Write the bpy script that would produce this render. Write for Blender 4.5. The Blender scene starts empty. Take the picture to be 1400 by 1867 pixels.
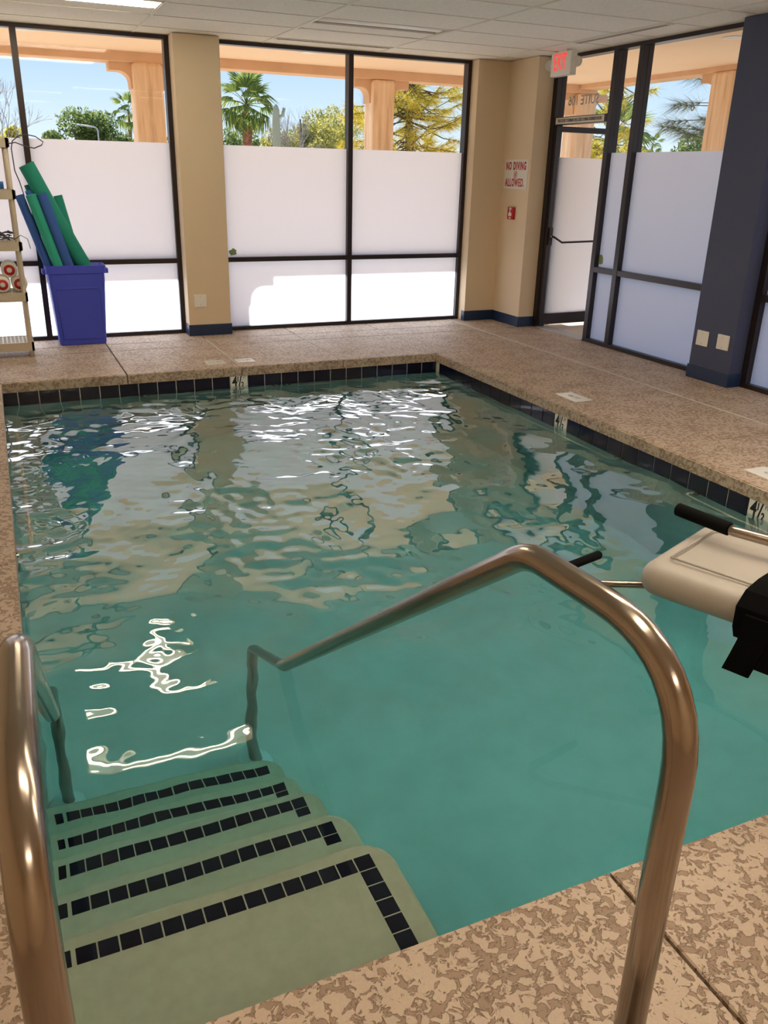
import bpy, bmesh, math, random
import numpy as np
from mathutils import Vector, Matrix

# ------------------------------------------------------------------ camera
S = bpy.context.scene
C = S.collection
R = math.radians
cd = bpy.data.cameras.new('camera'); cam = bpy.data.objects.new('camera', cd); C.objects.link(cam)
cam.location = (-3.7308, -6.9727, 1.5875)
f_ = Vector((0.37949838, 0.84863559, -0.36850863)); r_ = Vector((0.91599583, -0.40065625, 0.02064479)); u_ = Vector((0.13012538, 0.34538703, 0.92939506))
cam.rotation_euler = Matrix((r_, u_, -f_)).transposed().to_euler()
cd.sensor_fit = 'HORIZONTAL'; cd.sensor_width = 36; cd.lens = 36 * 1508.42 / 1400
cd.shift_x = 17.76 / 1400; cd.shift_y = -18.71 / 1400
cd.clip_start = .02; cd.clip_end = 3000
S.camera = cam
# ------------------------------------------------------------------ world, sun, exposure
S.view_settings.view_transform = 'Standard'; S.view_settings.look = 'None'
S.view_settings.gamma = 1; S.view_settings.use_curve_mapping = False
S.view_settings.exposure = 0.85
w = bpy.data.worlds.new('sky'); S.world = w; w.use_nodes = True
nt = w.node_tree; nt.nodes.clear()
wo = nt.nodes.new('ShaderNodeOutputWorld'); bg = nt.nodes.new('ShaderNodeBackground')
tc = nt.nodes.new('ShaderNodeTexCoord'); sx = nt.nodes.new('ShaderNodeSeparateXYZ'); cr = nt.nodes.new('ShaderNodeValToRGB')
nt.links.new(tc.outputs['Generated'], sx.inputs[0]); nt.links.new(sx.outputs['Z'], cr.inputs[0])
nt.links.new(cr.outputs[0], bg.inputs[0]); nt.links.new(bg.outputs[0], wo.inputs[0])
e = cr.color_ramp.elements
e[0].position = 0.0; e[0].color = (.66, .72, .78, 1)
e[1].position = 1.0; e[1].color = (.08, .20, .50, 1)
for p_, c_ in ((.035, (.56, .68, .78, 1)), (.13, (.34, .51, .72, 1)), (.4, (.20, .37, .66, 1))):
    q = e.new(p_); q.color = c_
bg.inputs[1].default_value = .80
sl = bpy.data.lights.new('sun', 'SUN'); so = bpy.data.objects.new('sun', sl); C.objects.link(so)
sl.energy = 5.5; sl.angle = R(.53); sl.color = (1, .97, .90)
so.rotation_euler = Vector((.15, -3.24, -2.13)).to_track_quat('-Z', 'Y').to_euler(); so.location = (0, 20, 12)
FILL_LAMP = 11.0       # strength of the added, unseen ceiling lights
try:
    cy = S.cycles
    cy.max_bounces = 14; cy.diffuse_bounces = 6; cy.glossy_bounces = 6; cy.transmission_bounces = 12; cy.transparent_max_bounces = 16
    cy.caustics_reflective = True; cy.caustics_refractive = True; cy.blur_glossy = .3
    cy.sample_clamp_indirect = 6; cy.sample_clamp_direct = 0
    cy.use_denoising = True; cy.denoiser = 'OPENIMAGEDENOISE'; cy.use_adaptive_sampling = False
except Exception: pass

# ------------------------------------------------------------------ materials
def mat(name, col=(.5, .5, .5), rough=.6, metal=0, spec=.5, emit=None, es=0, noise=None, bump=None, coat=0, trans=0):
    m = bpy.data.materials.new(name); m.use_nodes = True; t = m.node_tree; b = t.nodes['Principled BSDF']
    b.inputs['Base Color'].default_value = (*col, 1); b.inputs['Roughness'].default_value = rough
    b.inputs['Metallic'].default_value = metal; b.inputs['Specular IOR Level'].default_value = spec
    if coat: b.inputs['Coat Weight'].default_value = coat
    if trans: b.inputs['Transmission Weight'].default_value = trans
    if emit: b.inputs['Emission Color'].default_value = (*emit, 1); b.inputs['Emission Strength'].default_value = es
    c = None
    if noise or bump:
        c = t.nodes.new('ShaderNodeTexCoord')
    if noise:   # (scale, detail, colour2, lo, hi)
        n = t.nodes.new('ShaderNodeTexNoise'); n.inputs['Scale'].default_value = noise[0]; n.inputs['Detail'].default_value = noise[1]
        r = t.nodes.new('ShaderNodeValToRGB'); r.color_ramp.elements[0].position = noise[3]; r.color_ramp.elements[1].position = noise[4]
        r.color_ramp.elements[0].color = (*col, 1); r.color_ramp.elements[1].color = (*noise[2], 1)
        t.links.new(c.outputs['Object'], n.inputs[0]); t.links.new(n.outputs[0], r.inputs[0]); t.links.new(r.outputs[0], b.inputs['Base Color'])
    if bump:    # (scale, strength, distance)
        n = t.nodes.new('ShaderNodeTexNoise'); n.inputs['Scale'].default_value = bump[0]; n.inputs['Detail'].default_value = 4
        k = t.nodes.new('ShaderNodeBump'); k.inputs['Strength'].default_value = bump[1]; k.inputs['Distance'].default_value = bump[2]
        t.links.new(c.outputs['Object'], n.inputs[0]); t.links.new(n.outputs[0], k.inputs['Height']); t.links.new(k.outputs[0], b.inputs['Normal'])
    return m

def deck_mat():
    m = bpy.data.materials.new('textured_deck'); m.use_nodes = True; t = m.node_tree; b = t.nodes['Principled BSDF']
    g = t.nodes.new('ShaderNodeNewGeometry')
    n = t.nodes.new('ShaderNodeTexNoise'); n.inputs['Scale'].default_value = 40; n.inputs['Detail'].default_value = 7
    n.inputs['Roughness'].default_value = .62; n.inputs['Distortion'].default_value = .7
    v = t.nodes.new('ShaderNodeTexNoise'); v.inputs['Scale'].default_value = 5; v.inputs['Detail'].default_value = 2
    a = t.nodes.new('ShaderNodeMath'); a.operation = 'MULTIPLY_ADD'; a.inputs[1].default_value = .25
    t.links.new(g.outputs['Position'], n.inputs[0]); t.links.new(g.outputs['Position'], v.inputs[0])
    t.links.new(v.outputs[0], a.inputs[0]); t.links.new(n.outputs[0], a.inputs[2])
    r = t.nodes.new('ShaderNodeValToRGB'); el = r.color_ramp.elements
    el[0].position = .560; el[0].color = (.35, .235, .15, 1); el[1].position = .65; el[1].color = (.60, .47, .355, 1)
    q = el.new(.592); q.color = (.26, .165, .10, 1); q = el.new(.612); q.color = (.62, .475, .355, 1)
    t.links.new(a.outputs[0], r.inputs[0])
    f = t.nodes.new('ShaderNodeTexNoise'); f.inputs['Scale'].default_value = 160; f.inputs['Detail'].default_value = 3
    t.links.new(g.outputs['Position'], f.inputs[0])
    mx = t.nodes.new('ShaderNodeMix'); mx.data_type = 'RGBA'; mx.blend_type = 'MULTIPLY'; mx.inputs[0].default_value = .35
    t.links.new(r.outputs[0], mx.inputs[6]); t.links.new(f.outputs['Color'], mx.inputs[7])
    bc = t.nodes.new('ShaderNodeBrightContrast'); bc.inputs['Bright'].default_value = .03
    t.links.new(mx.outputs[2], bc.inputs[0]); t.links.new(bc.outputs[0], b.inputs['Base Color'])
    rr = t.nodes.new('ShaderNodeMapRange'); rr.inputs[1].default_value = .57; rr.inputs[2].default_value = .62
    t.links.new(a.outputs[0], rr.inputs[0])
    k = t.nodes.new('ShaderNodeBump'); k.inputs['Strength'].default_value = .7; k.inputs['Distance'].default_value = .003
    t.links.new(rr.outputs[0], k.inputs['Height']); t.links.new(k.outputs[0], b.inputs['Normal'])
    b.inputs['Roughness'].default_value = .55
    return m

def glass_mat(name, tint):               # thin clear pane: transparent with angle-dependent reflection on both faces
    m = bpy.data.materials.new(name); m.use_nodes = True; t = m.node_tree; t.nodes.clear()
    o = t.nodes.new('ShaderNodeOutputMaterial'); x = t.nodes.new('ShaderNodeMixShader')
    g = t.nodes.new('ShaderNodeNewGeometry'); d = t.nodes.new('ShaderNodeVectorMath'); d.operation = 'DOT_PRODUCT'
    t.links.new(g.outputs['Normal'], d.inputs[0]); t.links.new(g.outputs['Incoming'], d.inputs[1])
    def mth(op, a, b=None):
        n = t.nodes.new('ShaderNodeMath'); n.operation = op
        for i, q in enumerate((a, b)):
            if q is None: continue
            if isinstance(q, (int, float)): n.inputs[i].default_value = q
            else: t.links.new(q, n.inputs[i])
        return n.outputs[0]
    c = mth('ABSOLUTE', d.outputs['Value']); k = mth('POWER', mth('SUBTRACT', 1.0, c), 5.0); fr = mth('ADD', mth('MULTIPLY', k, .8), .006)
    tr = t.nodes.new('ShaderNodeBsdfTransparent'); tr.inputs[0].default_value = (*tint, 1); gl = t.nodes.new('ShaderNodeBsdfGlossy'); gl.inputs['Roughness'].default_value = .02
    t.links.new(fr, x.inputs[0]); t.links.new(tr.outputs[0], x.inputs[1]); t.links.new(gl.outputs[0], x.inputs[2]); t.links.new(x.outputs[0], o.inputs[0])
    return m

def film_mat():                          # frosted privacy film: scatters daylight through
    m = bpy.data.materials.new('frosted_film'); m.use_nodes = True; t = m.node_tree; t.nodes.clear()
    o = t.nodes.new('ShaderNodeOutputMaterial'); x = t.nodes.new('ShaderNodeMixShader'); x.inputs[0].default_value = .06
    tl = t.nodes.new('ShaderNodeBsdfTranslucent'); tl.inputs[0].default_value = (.76, .82, .97, 1)
    d = t.nodes.new('ShaderNodeBsdfDiffuse'); d.inputs[0].default_value = (.88, .88, .92, 1)
    t.links.new(tl.outputs[0], x.inputs[1]); t.links.new(d.outputs[0], x.inputs[2]); t.links.new(x.outputs[0], o.inputs[0])
    return m

def water_mat():
    m = bpy.data.materials.new('pool_water'); m.use_nodes = True; t = m.node_tree; t.nodes.clear()
    o = t.nodes.new('ShaderNodeOutputMaterial')
    g = t.nodes.new('ShaderNodeBsdfRefraction'); g.inputs['IOR'].default_value = 1.333; g.inputs['Roughness'].default_value = 0
    gl = t.nodes.new('ShaderNodeBsdfGlossy'); gl.inputs['Roughness'].default_value = 0
    fr = t.nodes.new('ShaderNodeFresnel'); fr.inputs[0].default_value = 1.333
    cr = t.nodes.new('ShaderNodeFloatCurve'); cv = cr.mapping.curves[0]
    cv.points[0].location = (0, 0); cv.points[1].location = (1, 1)
    for p_ in ((.03, .035), (.06, .15), (.12, .40), (.3, .66)): cv.points.new(*p_)
    for p_ in cv.points: p_.handle_type = 'VECTOR'
    cr.mapping.update(); t.links.new(fr.outputs[0], cr.inputs['Value'])
    x = t.nodes.new('ShaderNodeMixShader'); t.links.new(cr.outputs[0], x.inputs[0]); t.links.new(g.outputs[0], x.inputs[1]); t.links.new(gl.outputs[0], x.inputs[2])
    v = t.nodes.new('ShaderNodeVolumeAbsorption'); v.inputs['Color'].default_value = (.22, .86, .94, 1); v.inputs['Density'].default_value = .62
    t.links.new(x.outputs[0], o.inputs[0]); t.links.new(v.outputs[0], o.inputs[1])
    return m

def stain_mat():                         # column stucco with pale vertical drips
    m = bpy.data.materials.new('stained_stucco'); m.use_nodes = True; t = m.node_tree; b = t.nodes['Principled BSDF']; b.inputs['Roughness'].default_value = .9
    g = t.nodes.new('ShaderNodeNewGeometry'); mp = t.nodes.new('ShaderNodeMapping'); mp.inputs['Scale'].default_value = (14, 14, 1.1)
    n = t.nodes.new('ShaderNodeTexNoise'); n.inputs['Scale'].default_value = 1; n.inputs['Detail'].default_value = 5
    r = t.nodes.new('ShaderNodeValToRGB'); e = r.color_ramp.elements; e[0].position = .50; e[0].color = (.78, .55, .35, 1); e[1].position = .66; e[1].color = (.86, .68, .50, 1)
    q = e.new(.36); q.color = (.62, .42, .26, 1); q = e.new(.42); q.color = (.76, .53, .33, 1)
    t.links.new(g.outputs['Position'], mp.inputs[0]); t.links.new(mp.outputs[0], n.inputs[0]); t.links.new(n.outputs[0], r.inputs[0]); t.links.new(r.outputs[0], b.inputs['Base Color'])
    return m

def leaf_mat(name, c1, c2, sc=3):
    m = bpy.data.materials.new(name); m.use_nodes = True; t = m.node_tree; t.nodes.clear()
    o = t.nodes.new('ShaderNodeOutputMaterial'); x = t.nodes.new('ShaderNodeMixShader'); x.inputs[0].default_value = .45
    d = t.nodes.new('ShaderNodeBsdfDiffuse'); l = t.nodes.new('ShaderNodeBsdfTranslucent')
    g = t.nodes.new('ShaderNodeNewGeometry'); r = t.nodes.new('ShaderNodeValToRGB')
    r.color_ramp.elements[0].color = (*c1, 1); r.color_ramp.elements[1].color = (*c2, 1)
    t.links.new(g.outputs['Random Per Island'], r.inputs[0]); t.links.new(r.outputs[0], d.inputs[0]); t.links.new(r.outputs[0], l.inputs[0])
    t.links.new(d.outputs[0], x.inputs[1]); t.links.new(l.outputs[0], x.inputs[2]); t.links.new(x.outputs[0], o.inputs[0])
    return m

M = {}
M['deck'] = deck_mat()
M['joint'] = mat('joint_sealant', (.62, .58, .52), .8)
M['substrate'] = mat('concrete_base', (.16, .12, .09), .9)
M['wall'] = mat('beige_paint', (.74, .60, .42), .75, bump=(350, .25, .002))
M['navy'] = mat('navy_paint', (.050, .062, .125), .55, bump=(350, .35, .002))
M['base'] = mat('navy_rubber', (.012, .03, .085), .35)
M['tile_c'] = mat('ceiling_tile', (.90, .87, .80), .95, noise=(60, 4, (.84, .80, .73), .4, .6), bump=(140, .3, .002))
M['grid'] = mat('grid_paint', (.78, .74, .66), .6)
M['bronze'] = mat('bronze_anodised', (.028, .020, .022), .35, metal=.35)
M['glass'] = glass_mat('clear_glass', (.985, .99, .99))
M['film'] = film_mat()
M['water'] = water_mat()
M['plaster'] = mat('pool_plaster', (.80, .80, .74), .8, noise=(6, 3, (.74, .74, .67), .35, .7))
M['steps'] = mat('step_plaster', (.66, .60, .44), .8, noise=(25, 4, (.60, .54, .39), .35, .7))
M['tile'] = mat('dark_blue_tile', (.006, .005, .022), .12)
M['white'] = mat('white_ceramic', (.78, .78, .74), .25)
M['black'] = mat('black_paint', (.008, .008, .009), .6)
M['steel'] = mat('brushed_steel', (.40, .335, .28), .20, metal=1, bump=(90, .03, .001))
M['red'] = mat('red_print', (.45, .008, .015), .5)
M['redglow'] = mat('exit_letters', (.8, .05, .05), .5, emit=(1, .05, .04), es=.45)
M['offwhite'] = mat('offwhite_plastic', (.84, .82, .76), .4)
M['shelfp'] = mat('beige_plastic', (.56, .50, .40), .5)
M['bin'] = mat('blue_plastic', (.05, .075, .58), .38, bump=(300, .15, .001))
M['teal'] = mat('teal_foam', (.015, .26, .19), .9, bump=(240, .5, .003))
M['teal2'] = mat('light_teal_foam', (.03, .38, .27), .9, bump=(240, .5, .003))
M['bluef'] = mat('blue_foam', (.04, .12, .42), .9, bump=(240, .5, .003))
M['bluef2'] = mat('bright_blue_foam', (.05, .20, .62), .9, bump=(240, .5, .003))
M['seat'] = mat('white_moulded_plastic', (.43, .40, .36), .42)
M['foamgrip'] = mat('black_foam', (.004, .004, .004), .8, spec=.1)
M['web'] = mat('black_webbing', (.003, .003, .003), .9, spec=.1)
M['whitefoam'] = mat('white_foam', (.82, .80, .74), .8)
M['stucco'] = mat('peach_stucco', (.72, .46, .28), .9, noise=(4, 4, (.66, .42, .25), .35, .65), bump=(60, .4, .004))
M['soffit'] = mat('peach_soffit', (.86, .64, .44), .9)
M['patio'] = mat('outdoor_concrete', (.68, .60, .50), .9, noise=(2, 4, (.62, .54, .45), .4, .6))
M['ground'] = mat('desert_ground', (.66, .56, .44), .95, noise=(.3, 5, (.55, .47, .36), .4, .6))
M['bark'] = mat('bark', (.13, .085, .055), .9)
M['palmbark'] = mat('palm_bark', (.42, .16, .08), .9, noise=(9, 3, (.22, .08, .05), .4, .6))
M['greybark'] = mat('grey_twigs', (.36, .32, .29), .9)
M['cactus'] = mat('cactus_skin', (.42, .40, .26), .8)
M['green'] = leaf_mat('dark_leaves', (.06, .11, .04), (.36, .42, .13))
M['yg'] = leaf_mat('yellow_green_leaves', (.30, .30, .05), (.85, .70, .14))
M['pv'] = leaf_mat('olive_leaves', (.20, .22, .05), (.72, .62, .18))
M['palml'] = leaf_mat('palm_leaves', (.08, .15, .05), (.35, .40, .10))
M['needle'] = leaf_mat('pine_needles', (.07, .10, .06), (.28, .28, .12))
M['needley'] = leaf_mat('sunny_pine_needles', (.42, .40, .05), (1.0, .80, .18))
M['galv'] = mat('galvanised_metal', (.45, .45, .45), .5, metal=.4)
M['cream'] = mat('cream_render', (.75, .66, .50), .9)
M['hill'] = mat('hill_rock', (.50, .33, .24), .95, noise=(.05, 5, (.36, .27, .20), .4, .6))
M['lens'] = mat('lit_lens', (.9, .85, .75), .5, emit=(1, .86, .68), es=FILL_LAMP)  # lens of the added ceiling lights out of view
M['lenssoft'] = mat('soft_lit_lens', (.9, .85, .75), .5, emit=(1, .84, .60), es=1.6)
M['tubelit'] = mat('lit_tube', (.9, .9, .9), .5, emit=(1, .86, .64), es=22.0)
M['lensoff'] = mat('unlit_lens', (.82, .79, .74), .35)
M['cable'] = mat('dark_cable', (.03, .03, .04), .5)
M['greensticker'] = mat('green_vinyl', (.30, .42, .22), .6)  # flat irregular green blobs on the frosted panes
M['pale'] = mat('pale_coated_bar', (.85, .80, .66), .35)  # pale colour stands in for the highlight on the steel bars
M['stcol'] = stain_mat()
M['letter'] = mat('white_vinyl', (.42, .42, .40), .6)
M['cream_sign'] = mat('cream_vinyl', (.72, .66, .55), .6)
M['wetconc'] = mat('flange_white', (.95, .96, .94), .4)

# ------------------------------------------------------------------ geometry helpers
class G:
    def __init__(s): s.v = []; s.f = []; s.sm = []
    def add(s, v, f, sm=False):
        o = len(s.v); s.v += [tuple(p) for p in v]; s.f += [tuple(i + o for i in q) for q in f]; s.sm += [sm] * len(f); return s
    def box(s, x0, x1, y0, y1, z0, z1):
        v = [(x, y, z) for z in (z0, z1) for y in (y0, y1) for x in (x0, x1)]
        return s.add(v, [(0, 2, 3, 1), (4, 5, 7, 6), (0, 1, 5, 4), (2, 6, 7, 3), (0, 4, 6, 2), (1, 3, 7, 5)])
    def prism(s, pts, a0, a1, axis='z'):
        n = len(pts)
        def mk(p, a): return {'z': (p[0], p[1], a), 'y': (p[0], a, p[1]), 'x': (a, p[0], p[1])}[axis]
        v = [mk(p, a0) for p in pts] + [mk(p, a1) for p in pts]
        return s.add(v, [tuple(range(n))[::-1], tuple(range(n, 2 * n))] + [(i, (i + 1) % n, n + (i + 1) % n, n + i) for i in range(n)])
    def tube(s, P, r, n=10, caps=True, flat=1.0):
        P = [Vector(p) for p in P]; rr = r if isinstance(r, (list, tuple)) else [r] * len(P)
        t0 = (P[1] - P[0]).normalized(); a = t0.orthogonal().normalized(); V = []
        for i, p in enumerate(P):
            t = ((P[min(i + 1, len(P) - 1)] - P[max(i - 1, 0)])).normalized()
            a = (a - t * a.dot(t)); a = a.normalized() if a.length > 1e-6 else t.orthogonal().normalized()
            b = t.cross(a)
            for k in range(n):
                q = 2 * math.pi * k / n; V.append(p + a * (math.cos(q) * rr[i]) + b * (math.sin(q) * rr[i] * flat))
        m = len(P); F = [(i * n + k, i * n + (k + 1) % n, (i + 1) * n + (k + 1) % n, (i + 1) * n + k) for i in range(m - 1) for k in range(n)]
        s.add(V, F, True)
        if caps:
            o = len(s.v) - len(V); s.f += [tuple(o + k for k in range(n))[::-1], tuple(o + (m - 1) * n + k for k in range(n))]; s.sm += [False, False]
        return s
    def cyl(s, p, axis, r, h, n=20):
        a = Vector(axis).normalized(); return s.tube([Vector(p), Vector(p) + a * h], r, n)
    def lathe(s, prof, n=24, o=(0, 0, 0)):
        V = [(o[0] + r * math.cos(2 * math.pi * k / n), o[1] + r * math.sin(2 * math.pi * k / n), o[2] + z) for r, z in prof for k in range(n)]
        F = [(i * n + k, i * n + (k + 1) % n, (i + 1) * n + (k + 1) % n, (i + 1) * n + k) for i in range(len(prof) - 1) for k in range(n)]
        return s.add(V, F, True)
    def rot(s, ang, piv, axis='Z'):
        mt = Matrix.Translation(piv) @ Matrix.Rotation(ang, 4, axis) @ Matrix.Translation(-Vector(piv)); s.v = [tuple(mt @ Vector(p)) for p in s.v]; return s
    def obj(s, name, m, parent=None, bevel=0, seg=2, label=None, fixn=False):
        me = bpy.data.meshes.new(name)
        me.from_pydata(s.v, [], s.f)
        me.polygons.foreach_set('use_smooth', s.sm)
        if bevel or fixn:
            b = bmesh.new(); b.from_mesh(me)
            if fixn: bmesh.ops.recalc_face_normals(b, faces=b.faces)
            if bevel: bmesh.ops.bevel(b, geom=list(b.edges), offset=bevel, segments=seg, affect='EDGES', profile=.5)
            b.to_mesh(me); b.free()
        me.materials.append(m)
        return link(name, me, parent, label)
def link(name, data, parent=None, label=None):
    o = bpy.data.objects.new(name, data); C.objects.link(o)
    if parent is not None:
        o.parent = parent; o.matrix_parent_inverse = Matrix.Translation(parent.location).inverted() if parent.rotation_euler == Vector((0, 0, 0)) or True else o.matrix_parent_inverse
    if label: o['label'] = label
    return o
def tag(o, label, cat, group=None, kind=None):
    o['label'] = label; o['category'] = cat
    if group: o['group'] = group
    if kind: o['kind'] = kind
    return o
def empty(name, loc=(0, 0, 0), label=None, cat=None, group=None, kind=None):
    o = bpy.data.objects.new(name, None); C.objects.link(o); o.location = loc; o.empty_display_size = .1
    if label: tag(o, label, cat, group, kind)
    return o
def bx(name, m, x0, x1, y0, y1, z0, z1, parent=None, bevel=0, seg=2, label=None):
    return G().box(x0, x1, y0, y1, z0, z1).obj(name, m, parent, bevel, seg, label)
def text(body, size, m, loc, right, up, parent=None, name='lettering', extr=.0008, sx=1.0, al='CENTER', sp=1.0, bold=0.0):
    c = bpy.data.curves.new(name, 'FONT'); c.body = body; c.size = size; c.extrude = extr; c.align_x = al; c.align_y = 'CENTER'; c.space_character = sp; c.offset = bold
    c.resolution_u = 3
    o = bpy.data.objects.new(name, c); C.objects.link(o); c.materials.append(m)
    rt = Vector(right).normalized(); up = Vector(up).normalized(); n = rt.cross(up)
    mt = Matrix((rt * sx, up, n)).transposed().to_4x4(); mt.translation = Vector(loc)
    if parent is not None:
        o.parent = parent; o.matrix_parent_inverse = Matrix.Translation(parent.location).inverted()
    o.matrix_basis = mt
    return o
def ngon(m, pts, th, name='face', parent=None):
    return G().prism(pts, 0, th).obj(name, m, parent)
def copy_tree(o, loc=None, rotz=None, label=None, group=None):
    r = o.copy(); C.objects.link(r)
    if loc is not None: r.location = loc
    if rotz is not None: r.rotation_euler[2] = rotz
    if label: r['label'] = label
    if group: r['group'] = group
    for ch in list(o.children):
        c = ch.copy(); C.objects.link(c); c.parent = r
        for g in list(ch.children):
            d = g.copy(); C.objects.link(d); d.parent = c
    return r
def fillet(P, rad, n=7):
    P = [Vector(p) for p in P]; out = [P[0]]
    for i in range(1, len(P) - 1):
        a = (P[i - 1] - P[i]); b = (P[i + 1] - P[i]); r = rad[i] if isinstance(rad, (list, tuple)) else rad
        an = a.angle(b); d = min(r / math.tan(an / 2), a.length * .49, b.length * .49); p0 = P[i] + a.normalized() * d; p1 = P[i] + b.normalized() * d
        for k in range(n + 1):
            t = k / n; out.append((1 - t) ** 2 * p0 + 2 * t * (1 - t) * P[i] + t * t * p1)
    out.append(P[-1]); return out

# ------------------------------------------------------------------ dimensions
ZW = -.165; PW = -3.827; PL = -5.789; CH = .076; H = 2.7376; Yf = 1.76; Xr = 1.795
XW, YB = -5.3, -9.2       # left and back walls

# ------------------------------------------------------------------ floor: base and deck slabs
fl = G()
fl.box(XW, PW - .16, YB, Yf + .05, -.35, -.074); fl.box(.16, Xr + .05, YB, Yf + .05, -.35, -.074)
fl.box(PW - .16, .16, .16, Yf + .05, -.35, -.074); fl.box(PW - .16, .16, YB, PL - .16, -.35, -.074)
floor = fl.obj('floor', M['substrate']); floor['kind'] = 'structure'
tag(floor, 'concrete pool surround of tan slabs with a mottled brown textured coating', 'floor', kind='structure')
J = .0045
def slab(x0, x1, y0, y1, nose=(), z0=-CH):
    b = bmesh.new(); v = [b.verts.new((x, y, z)) for z in (z0, 0) for y in (y0 + (0 if 'y0' in nose else J), y1 - (0 if 'y1' in nose else J)) for x in (x0 + (0 if 'x0' in nose else J), x1 - (0 if 'x1' in nose else J))]
    for q in [(0, 2, 3, 1), (4, 5, 7, 6), (0, 1, 5, 4), (2, 6, 7, 3), (0, 4, 6, 2), (1, 3, 7, 5)]: b.faces.new([v[i] for i in q])
    bmesh.ops.recalc_face_normals(b, faces=b.faces)
    ne = {'y0': (4, 5), 'y1': (6, 7), 'x0': (4, 6), 'x1': (5, 7)}
    ed = {frozenset((e_.verts[0], e_.verts[1])): e_ for e_ in b.edges}
    top = [ed[frozenset((v[a], v[c]))] for k, (a, c) in ne.items() if k in nose]
    oth = [ed[frozenset((v[a], v[c]))] for k, (a, c) in ne.items() if k not in nose]
    r1 = bmesh.ops.bevel(b, geom=oth, offset=.004, segments=1, affect='EDGES')
    top = [e_ for e_ in b.edges if abs(e_.verts[0].co.z) < 1e-6 and abs(e_.verts[1].co.z) < 1e-6 and any(
        (k == 'y0' and abs(e_.verts[0].co.y - y0) < 1e-5 and abs(e_.verts[1].co.y - y0) < 1e-5) or (k == 'y1' and abs(e_.verts[0].co.y - y1) < 1e-5 and abs(e_.verts[1].co.y - y1) < 1e-5) or
        (k == 'x0' and abs(e_.verts[0].co.x - x0) < 1e-5 and abs(e_.verts[1].co.x - x0) < 1e-5) or (k == 'x1' and abs(e_.verts[0].co.x - x1) < 1e-5 and abs(e_.verts[1].co.x - x1) < 1e-5) for k in nose)]
    if top: bmesh.ops.bevel(b, geom=top, offset=.016, segments=4, affect='EDGES')
    me = bpy.data.meshes.new('deck_slab'); b.to_mesh(me); b.free(); me.materials.append(M['deck'])
    return link('deck_slab', me, floor)
fx = [XW, -4.84, -3.86, -2.870, -1.905, -.955, 0.0, 1.075]
for a, b_ in zip(fx[:-1], fx[1:]):          # far deck: inner band, narrow strip, window strip
    slab(a, b_, 0, 1.03, ('y0',) if a >= -3.9 and b_ <= 0.01 else ())
    slab(a, b_, 1.03, 1.36); slab(a, b_, 1.36, Yf + .05)
ry = [0.0, -1.035, -2.07, -3.10, -4.13, -5.16, PL]
for a, b_ in zip(ry[1:], ry[:-1]): slab(0, 1.075, a, b_, ('x0',))
ry2 = [Yf + .05, 1.03, 0.0, -1.035, -2.07, -3.10, -4.13, -5.16, PL]
for a, b_ in zip(ry2[1:], ry2[:-1]): slab(1.09, 1.40, a, b_); slab(1.40, Xr + .06, a, b_)
ly = [0.0, -1.16, -2.30, -3.43, -4.56, PL]
for a, b_ in zip(ly[1:], ly[:-1]): slab(XW, PW, a, b_, ('x1',))
nx = [XW, PW, -2.545, -1.27, 0.0, 1.075]
for a, b_ in zip(nx[:-1], nx[1:]):
    slab(a, b_, -7.1, PL, ('y1',) if a >= PW - .01 and b_ <= .01 else ())
    slab(a, b_, -8.4, -7.1); slab(a, b_, YB, -8.4)
for a, b_ in ((-8.4, PL), (YB, -8.4)): slab(1.09, 1.40, a, b_); slab(1.40, Xr + .06, a, b_)
bx('sealant_strip', M['joint'], 1.073, 1.092, YB, Yf, -.06, .0015, floor, label='pale sealant line along the right deck')
# pale joint filler where the photograph shows light joints
for x_ in (-1.905, -.955, 0.0):
    bx('sealant_strip', M['joint'], x_ - .0045, x_ + .0045, .03, 1.36, -.06, .0008, floor, label='pale filled joint')

# ------------------------------------------------------------------ pool shell
pool = empty('swimming_pool', (PW / 2, PL / 2, 0), 'rectangular indoor pool with dark waterline tiles and corner steps', 'pool', kind='structure')
O = .012; T = .15; ZF = -1.535
sh = G()
sh.box(PW - O - T, O + T, PL - O - T, O + T, ZF - T, ZF)
sh.box(PW - O - T, PW - O, PL - O - T, O + T, ZF, -CH - .002); sh.box(O, O + T, PL - O - T, O + T, ZF, -CH - .002)
sh.box(PW - O, O, O, O + T, ZF, -CH - .002); sh.box(PW - O, O, PL - O - T, PL - O, ZF, -CH - .002)
sh.obj('basin', M['plaster'], pool)
tz0, tz1 = -.235, -.079; P_ = .1555
tm = G().box(-.0740, .0740, -.006, .006, tz0, tz1).obj('waterline_tile', M['tile'], pool, bevel=.0012, seg=1)
proto_tile = tm
first = [True]
def wtile(x, y, rz, L=None):
    if first[0]: o = proto_tile; first[0] = False
    else: o = proto_tile.copy(); C.objects.link(o)
    o.location = (x, y, 0); o.rotation_euler[2] = rz
    if L: o.scale[0] = L / .1504
    return o
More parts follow.
